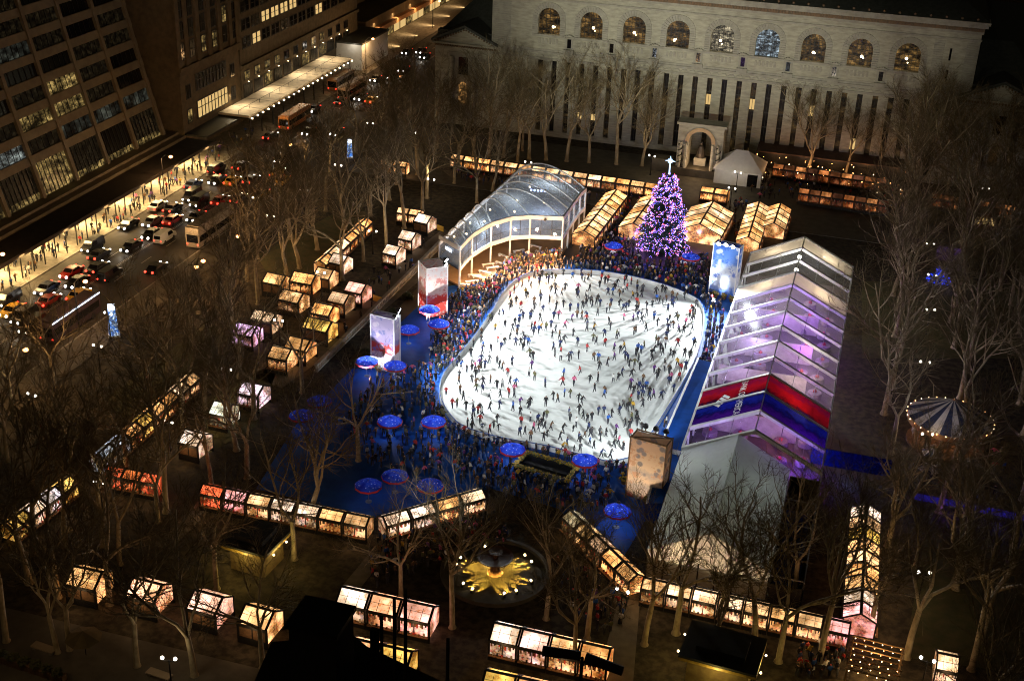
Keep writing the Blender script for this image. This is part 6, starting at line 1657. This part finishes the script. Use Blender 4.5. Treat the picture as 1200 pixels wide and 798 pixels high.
SPEC = [((228, 792), 'big bare plane tree at the lower left, trunk between two gabled kiosks', .95, 1), ((161, 781), 'bare plane tree at the lower left with a curved trunk', .85, 2), ((82, 762), 'bare forked tree beside the brown market umbrella', .8, 3), ((8, 752), 'bare trunk at the lower left picture edge', .9, 4),
        ((68, 700), 'bare tree behind the first gabled kiosk', .9, 0), ((120, 640), 'bare tree left of the slanting path', .85, 5), ((254, 690), 'bare tree behind the third gabled kiosk', .8, 2), ((365, 607), 'wide brown tree leaning over the dark blue deck', .95, 5), ((308, 782), 'bare tree by the fourth gabled kiosk', .8, 0),
        ((688, 748), 'bare tree in front of the slanted kiosk row', .8, 3), ((792, 742), 'big bare tree before the white canvas tent, left one', .95, 0), ((884, 752), 'big bare tree before the white canvas tent, right one', .95, 1), ((755, 755), 'bare tree between the slanted row and the bar kiosk', .85, 2), ((960, 775), 'bare tree at the bottom left of the pergola', .95, 4),
        ((1062, 770), 'bare tree right of the bulb pergola', 1.0, 1), ((1150, 750), 'bare tree on the dark right lawn', 1.05, 0), ((1185, 660), 'bare tree at the right picture edge', 1.0, 3), ((1040, 640), 'bare tree right of the annex kiosk row', .95, 5), ((672, 790), 'bare tree at the bottom centre behind the cross-armed mast', .7, 4), ((1100, 600), 'bare tree below the carousel', .95, 2), ((930, 700), 'thin bare tree before the side annex', .8, 3)]
SPEC += [((345, 655), 'bare tree right of the small dark roofed food kiosk', .85, 3), ((470, 700), 'thin bare tree above the block of large kiosks', .7, 0), ((530, 735), 'bare tree left of the bright row below the fountain', .8, 4), ((640, 725), 'bare tree right of the fountain basin', .75, 2),
 ((832, 760), 'bare tree beside the flat roofed bar kiosk, left side', .85, 5), ((912, 775), 'bare tree beside the flat roofed bar kiosk, right side', .9, 0), ((1018, 745), 'bare tree at the end of the annex kiosk row', .85, 3), ((290, 560), 'bare tree behind the left end of the red kiosk row', .9, 1), ((195, 600), 'bare tree below the red lit kiosks', .95, 4), ((40, 650), 'bare tree near the far left kiosk row', .95, 2), ((420, 540), 'slim bare tree standing on the dark deck edge', .8, 0), ((1120, 690), 'bare tree in the middle of the right lawn', 1.0, 5)]
for (pp, lab, sc, v) in SPEC:
    p = at(*pp); tree(p.x, p.y, lab, None, sc, v, push=False)
    if 'group' in COL.objects[-1]: pass

# ================================================================== people
def person_mesh(pose, name):
    J, B, Rr = {}, [], {}
    def j(n, p, r): J[n] = Vector(p); Rr[n] = r
    lean = pose.get('lean', 0); st = pose.get('stride', .1); sw = pose.get('arm', .15); ab = pose.get('abd', .22) * .55; kb = pose.get('kick', 0)
    up = Vector((0, lean, 0))
    j('pelvis', (0, 0, .92), .16); j('waist', (0, lean * .3, 1.1), .165); j('chest', (0, lean * .7, 1.32), .2); j('neck', (0, lean, 1.49), .06); j('head', (0, lean + .02, 1.60), .095); j('top', (0, lean + .02, 1.72), .075)
    for s, nm in ((-1, 'l'), (1, 'r')):
        k = st * s
        j('hip' + nm, (s * .1, 0, .88), .1); j('knee' + nm, (s * .11, k * .5 + .04, .48), .095)
        z = .09 + (kb if s * st < 0 else 0)
        j('ankle' + nm, (s * (.11 + (kb * .5 if s * st < 0 else 0)), k, z), .055); j('toe' + nm, (s * .13, k + .17, max(.04, z - .05)), .045)
        j('sh' + nm, (s * .2, lean * .75, 1.40), .09); j('elb' + nm, (s * (.22 + ab), lean * .7 - sw * s, 1.15), .08); j('hand' + nm, (s * (.24 + ab * 1.5), lean * .7 - sw * s * 1.3 + .12, .96 + pose.get('raise', 0)), .045)
    B = [('pelvis', 'waist', 1), ('waist', 'chest', 1), ('chest', 'neck', 1), ('neck', 'head', 2), ('head', 'top', 3)]
    for nm in 'lr':
        B += [('pelvis', 'hip' + nm, 0), ('hip' + nm, 'knee' + nm, 0), ('knee' + nm, 'ankle' + nm, 0), ('ankle' + nm, 'toe' + nm, 4), ('chest', 'sh' + nm, 1), ('sh' + nm, 'elb' + nm, 1), ('elb' + nm, 'hand' + nm, 1)]
    names = list(J); idx = {n: i for i, n in enumerate(names)}
    me = bpy.data.meshes.new('tmp'); me.from_pydata([J[n] for n in names], [(idx[a], idx[b_]) for a, b_, _ in B], [])
    o = bpy.data.objects.new('tmp', me); COL.objects.link(o)
    md = o.modifiers.new('s', 'SKIN'); md.use_smooth_shade = True
    for n in names:
        sv = me.skin_vertices[0].data[idx[n]]; sv.radius = (Rr[n], Rr[n] * (.8 if n in ('pelvis', 'waist', 'chest') else 1)); sv.use_root = n == 'pelvis'
    sd = o.modifiers.new('u', 'SUBSURF'); sd.levels = 1; sd.render_levels = 1
    dg = bpy.context.evaluated_depsgraph_get(); out = bpy.data.meshes.new_from_object(o.evaluated_get(dg)); out.name = name
    bpy.data.objects.remove(o); bpy.data.meshes.remove(me)
    segs = [(J[a], J[b_], m) for a, b_, m in B]
    for f in out.polygons:
        c = f.center; best = 1e9; bm2 = 1
        for a, b_, m in segs:
            ab_ = b_ - a; t = max(0, min(1, (c - a).dot(ab_) / ab_.length_squared)); d = (a + ab_ * t - c).length
            if d < best: best, bm2 = d, m
        if bm2 == 2 and c.y < lean - .02 and c.z > 1.56: bm2 = 3
        f.material_index = bm2
    return out
M['coat'] = mat('coat_cloth', (1, 1, 1), (.8, .8, .8), .9, 6, obj=True)
PM = [mat('trousers', (.02, .022, .035), (.035, .035, .045), .9, 4), M['coat'], mat('skin', (.48, .29, .2), None, .6, 4), mat('hair', (.02, .013, .009), (.04, .025, .015), .8, 6), mat('boots', (.03, .025, .022), None, .6, 3)]
POSES = [dict(lean=.14, stride=.2, arm=.12, abd=.08, kick=.05), dict(lean=.1, stride=-.16, arm=-.1, abd=.1, kick=.08), dict(lean=.18, stride=.26, arm=.16, abd=.2, kick=.16), dict(lean=.02, stride=.05, arm=.04, abd=.05), dict(lean=.05, stride=.1, arm=.02, abd=.42, **{'raise': .3}), dict(lean=0, stride=.03, arm=.0, abd=.03), dict(lean=.22, stride=-.28, arm=.22, abd=.12, kick=.16), dict(lean=.03, stride=.16, arm=.12, abd=.08)]
HATS = [PM[3], mat('hat_cream', (.6, .55, .48), None, .9, 6), PM[3], mat('hat_red', (.5, .04, .05), None, .9, 6), mat('hair_fair', (.22, .12, .05), None, .8, 6)]
PMESH = [person_mesh(p, 'person') for p in POSES]
for me in PMESH:
    keep = [f.material_index for f in me.polygons]
    me.materials.clear()
    for q, m in enumerate(PM): me.materials.append(m if q != 3 else HATS[PMESH.index(me) % 5])
    me.polygons.foreach_set('material_index', keep)
COATS = [('black', (.016, .016, .018, 1), 34), ('dark grey', (.07, .072, .078, 1), 13), ('navy', (.02, .035, .12, 1), 13), ('brown', (.16, .085, .04, 1), 9), ('olive', (.12, .12, .05, 1), 5), ('red', (.42, .03, .03, 1), 7), ('bright blue', (.03, .12, .45, 1), 5), ('white', (.7, .7, .68, 1), 6), ('yellow', (.5, .3, .03, 1), 2), ('pink', (.6, .12, .25, 1), 3), ('purple', (.16, .05, .25, 1), 3)]
CW = [c[2] for c in COATS]
pr = random.Random(42)
people = []   # x, y, z, on_ice, minimum spacing handled below
grid = {}
def free(x, y, r):
    gx, gy = int(x // 2), int(y // 2)
    for i in range(gx - 1, gx + 2):
        for k in range(gy - 1, gy + 2):
            for (a, b_) in grid.get((i, k), []):
                if (a - x) ** 2 + (b_ - y) ** 2 < r * r: return False
    return True
def put(x, y, z, kind, r=.75):
    if not free(x, y, r): return False
    grid.setdefault((int(x // 2), int(y // 2)), []).append((x, y)); people.append([x, y, z, kind]); return True
bx0, bx1, by0, by1 = min(p.x for p in RINKS), max(p.x for p in RINKS), min(p.y for p in RINKS), max(p.y for p in RINKS)
n = 0; tries = 0
while n < 430 and tries < 20000:
    tries += 1
    x, y = pr.uniform(bx0, bx1), pr.uniform(by0, by1)
    if not inside(x, y, RINKS): continue
    d = dist_poly(x, y, RINKS)
    if d < .6: continue
    if d > 6 and pr.random() < .42: continue
    if put(x, y, .085, 'ice', 1.0 if pr.random() < .8 else .7): n += 1
        # couples
    if pr.random() < .22:
        a = pr.uniform(0, 6.28); xx, yy = x + .8 * cos(a), y + .8 * sin(a)
        if inside(xx, yy, RINKS) and dist_poly(xx, yy, RINKS) > .6 and put(xx, yy, .085, 'ice', .6): n += 1
n = 0
TX_ = set()
def ok_deck(x, y):
    if -16.6 < x < 1.2 and y < 206: return False
    if -19.8 < x < -16 and 126 < y < 161: return False
    for T_, r in ((T1, 3), (T2, 2.6), (T3, 3), (T4, 3)):
        if (x - T_.x) ** 2 + (y - T_.y) ** 2 < r * r: return False
    q = at(640, 552)
    if abs(x - q.x) < 4.2 and abs(y - q.y) < 2.6: return False
    if (x - tp.x) ** 2 + (y - tp.y) ** 2 < 25: return False
    return True
tries = 0
while n < 420 and tries < 20000:     # crowd leaning on the boards
    tries += 1
    i = pr.randrange(len(RINKS)); a, b_ = RINKS[i - 1], RINKS[i]
    t = pr.random(); p = a.lerp(b_, t); nn = Vector((-(b_ - a).y, (b_ - a).x, 0)).normalized()
    off = .7 + abs(pr.gauss(0, 1.3))
    q = p + nn * off
    if inside(q.x, q.y, RINKS): q = p - nn * off
    if inside(q.x, q.y, RINKS) or not ok_deck(q.x, q.y): continue
    if put(q.x, q.y, .045, 'boards', .6): n += 1
def scatter(poly_px, cnt_, kind, r=.6, z=.045):
    P = [at(*p) for p in poly_px]; x0, x1, y0, y1 = min(p.x for p in P), max(p.x for p in P), min(p.y for p in P), max(p.y for p in P)
    c = 0; t = 0
    while c < cnt_ and t < cnt_ * 40:
        t += 1; x, y = pr.uniform(x0, x1), pr.uniform(y0, y1)
        if inside(x, y, P) and not inside(x, y, RINKS) and ok_deck(x, y) and all((x - a) ** 2 + (y - b_) ** 2 > 4.4 for a, b_ in KPOS if abs(a - x) < 3):
            if put(x, y, z, kind, r): c += 1
scatter(((664, 320), (690, 280), (740, 262), (750, 312), (860, 300), (835, 345), (760, 325), (690, 318)), 330, 'plaza', .55)
scatter(((530, 350), (590, 325), (560, 390), (530, 430), (515, 440), (505, 400)), 210, 'deck left of the ice', .55)
scatter(((440, 440), (515, 430), (505, 500), (540, 520), (520, 560), (440, 560), (400, 500)), 170, 'dark left deck')
scatter(((520, 520), (600, 545), (700, 560), (730, 600), (640, 600), (540, 570)), 140, 'near deck')
scatter(((455, 625), (575, 605), (600, 640), (520, 660), (440, 690), (430, 650)), 130, 'fountain path')
scatter(((650, 640), (700, 680), (760, 720), (800, 745), (760, 770), (660, 720)), 55, 'path by the fountain')
scatter(((880, 735), (990, 760), (985, 798), (890, 798)), 30, 'right kiosk path')
scatter(((690, 275), (735, 222), (748, 222), (735, 265), (715, 290)), 45, 'pavilion lane')
scatter(((860, 240), (875, 235), (870, 285), (858, 285)), 25, 'hall lane')
scatter(((535, 205), (770, 238), (768, 246), (530, 213)), 80, 'terrace lane')
scatter(((390, 350), (500, 285), (505, 300), (400, 400), (380, 400)), 28, 'market path')
scatter(((580, 325), (600, 308), (655, 300), (660, 312), (600, 330)), 90, 'pavilion floor', .7, .36)
scatter(((1060, 520), (1180, 520), (1180, 600), (1060, 600)), 22, 'paving by the carousel')
scatter(((2, 345), (2, 320), (200, 205), (290, 150), (300, 160), (205, 225)), 130, 'bright pavement', .55, .135)

scatter(((880, 200), (1050, 222), (1045, 250), (880, 235)), 90, 'right terrace', .7, .1)
# nearest three hundred people are individuals, the rest is one crowd
for p in people: p.append(math.sqrt(p[0] ** 2 + p[1] ** 2 + H_CAM ** 2))
vis = {'ice': 0, 'boards': 6, 'deck left of the ice': 6, 'plaza': 30}
people.sort(key=lambda p: p[4] + vis.get(p[3], 18))
LIGHTSET = people[:300]; REST = people[300:]
colx = ['by the left boards', 'left of mid ice', 'at mid ice', 'right of mid ice', 'by the right boards']
rowy = ['front edge', 'near quarter', 'near middle', 'far middle', 'far quarter', 'far edge']
def ice_zone(x, y):
    xs = [p.x for p in RINKS if abs(p.y - y) < 5] or [bx0, bx1]
    fx = (x - min(xs)) / max(1, max(xs) - min(xs)); fy = (y - by0) / (by1 - by0)
    return colx[min(4, max(0, int(fx * 5)))], rowy[min(5, int(fy * 6))]
def board_zone(x, y):
    c = sum((p for p in RINKS), Vector()) / len(RINKS); a = math.degrees(math.atan2(y - c.y, x - c.x)) % 360
    return ('right boards', 'far right boards', 'far boards', 'far left boards', 'left boards', 'near left boards', 'near boards', 'near right boards')[int(((a + 22.5) % 360) / 45)]
buck = {}
for p in LIGHTSET:
    c = pr.choices(COATS, CW)[0]; p.append(c)
    x, y, z, kd = p[:4]
    if kd == 'ice': a, b_ = ice_zone(x, y); base = '%s coated skater %s, %s' % (c[0], a, b_)
    elif kd == 'boards': base = '%s coated onlooker outside the %s' % (c[0], board_zone(x, y))
    else: base = '%s coated visitor on the %s' % (c[0], kd)
    buck.setdefault(base, []).append(p)
for base, L_ in buck.items():
    L_.sort(key=lambda p: p[0])
    for i, p in enumerate(L_):
        if len(L_) == 1: lab = base
        else: lab = '%s, %s of %d from left' % (base, ORD[i], len(L_)) if i < len(ORD) else base
        kd = p[3]; mi = pr.choice((0, 0, 1, 1, 2, 3, 4, 6, 6, 7)) if kd == 'ice' else pr.choice((3, 5, 5, 7, 3, 4))
        o = bpy.data.objects.new('person', PMESH[mi]); COL.objects.link(o)
        if kd == 'ice':
            c = sum((q for q in RINKS), Vector()) / len(RINKS); th = math.atan2(p[1] - c.y, p[0] - c.x) + pr.gauss(0, .5)
        elif kd == 'boards':
            c = sum((q for q in RINKS), Vector()) / len(RINKS); th = math.atan2(c.y - p[1], c.x - p[0]) - pi / 2 + pr.gauss(0, .5)
        else: th = pr.uniform(0, 6.28)
        s = pr.uniform(.86, .98) if pr.random() > .15 else pr.uniform(.62, .74)
        o.location = (p[0], p[1], p[2]); o.rotation_euler = (0, 0, th); o.scale = (s, s, s); o.color = p[5][1]
        tag(o, lab, 'person', 'skaters on the ice' if kd == 'ice' else 'visitors around the rink')
cm = MB(); base_m = []
CM = []
for i, c in enumerate(COATS[:]): CM.append(mat('crowd_coat', tuple(c[1][:3]), tuple(v * .8 for v in c[1][:3]), .9, 6))
allm = [PM[0]] + CM + [PM[2], PM[3], PM[4]]
pre = []
for me in PMESH:
    pre.append(([v.co.copy() for v in me.vertices], [tuple(f.vertices) for f in me.polygons], [f.material_index for f in me.polygons]))
for p in REST:
    kd = p[3]; mi = pr.choice((0, 1, 2, 3, 6, 7)) if kd == 'ice' else pr.choice((3, 5, 7, 4))
    vs, fs, ms = pre[mi]; s = pr.uniform(.84, .98); th = pr.uniform(0, 6.28); cr, sr = cos(th), sin(th)
    ci = pr.choices(range(len(COATS)), CW)[0]; b0_ = len(cm.v)
    cm.v.extend([(p[0] + (v.x * cr - v.y * sr) * s, p[1] + (v.x * sr + v.y * cr) * s, p[2] + v.z * s) for v in vs])
    cm.f.extend([[b0_ + i for i in f] for f in fs])
    mp = {0: 0, 1: 1 + ci, 2: len(CM) + 1, 3: len(CM) + 2, 4: len(CM) + 3}
    cm.m.extend([mp[m] for m in ms])
o = cm.build('crowd', allm); tag(o, 'farther crowd of skaters and visitors spread over rink, plaza and lanes', 'crowd', None, 'stuff')

# ================================================================== night sky, moon-dim sun
w = bpy.data.worlds.new('World'); scene.world = w; w.use_nodes = True
nt = w.node_tree
for n_ in list(nt.nodes): nt.nodes.remove(n_)
sky = nt.nodes.new('ShaderNodeTexSky'); sky.sky_type = 'NISHITA'; sky.sun_disc = False
sky.sun_elevation = radians(38); sky.sun_rotation = radians(205)
bg = nt.nodes.new('ShaderNodeBackground'); bg.inputs[1].default_value = 0.0014
mx = nt.nodes.new('ShaderNodeMix'); mx.data_type = 'RGBA'; mx.blend_type = 'MULTIPLY'; mx.inputs[0].default_value = 1.0
mx.inputs[7].default_value = (2.2, 1.35, .55, 1)
nt.links.new(sky.outputs[0], mx.inputs[6]); nt.links.new(mx.outputs[2], bg.inputs[0])
wo = nt.nodes.new('ShaderNodeOutputWorld'); nt.links.new(bg.outputs[0], wo.inputs[0])
sd = bpy.data.lights.new('sun', 'SUN'); sd.energy = 0.03; sd.color = (1, .82, .55); sd.angle = radians(8)
so = bpy.data.objects.new('sun', sd); COL.objects.link(so)
az = radians(205); el = radians(38)
so.rotation_euler = (-Vector((sin(az) * cos(el), cos(az) * cos(el), sin(el)))).to_track_quat('-Z', 'Y').to_euler()
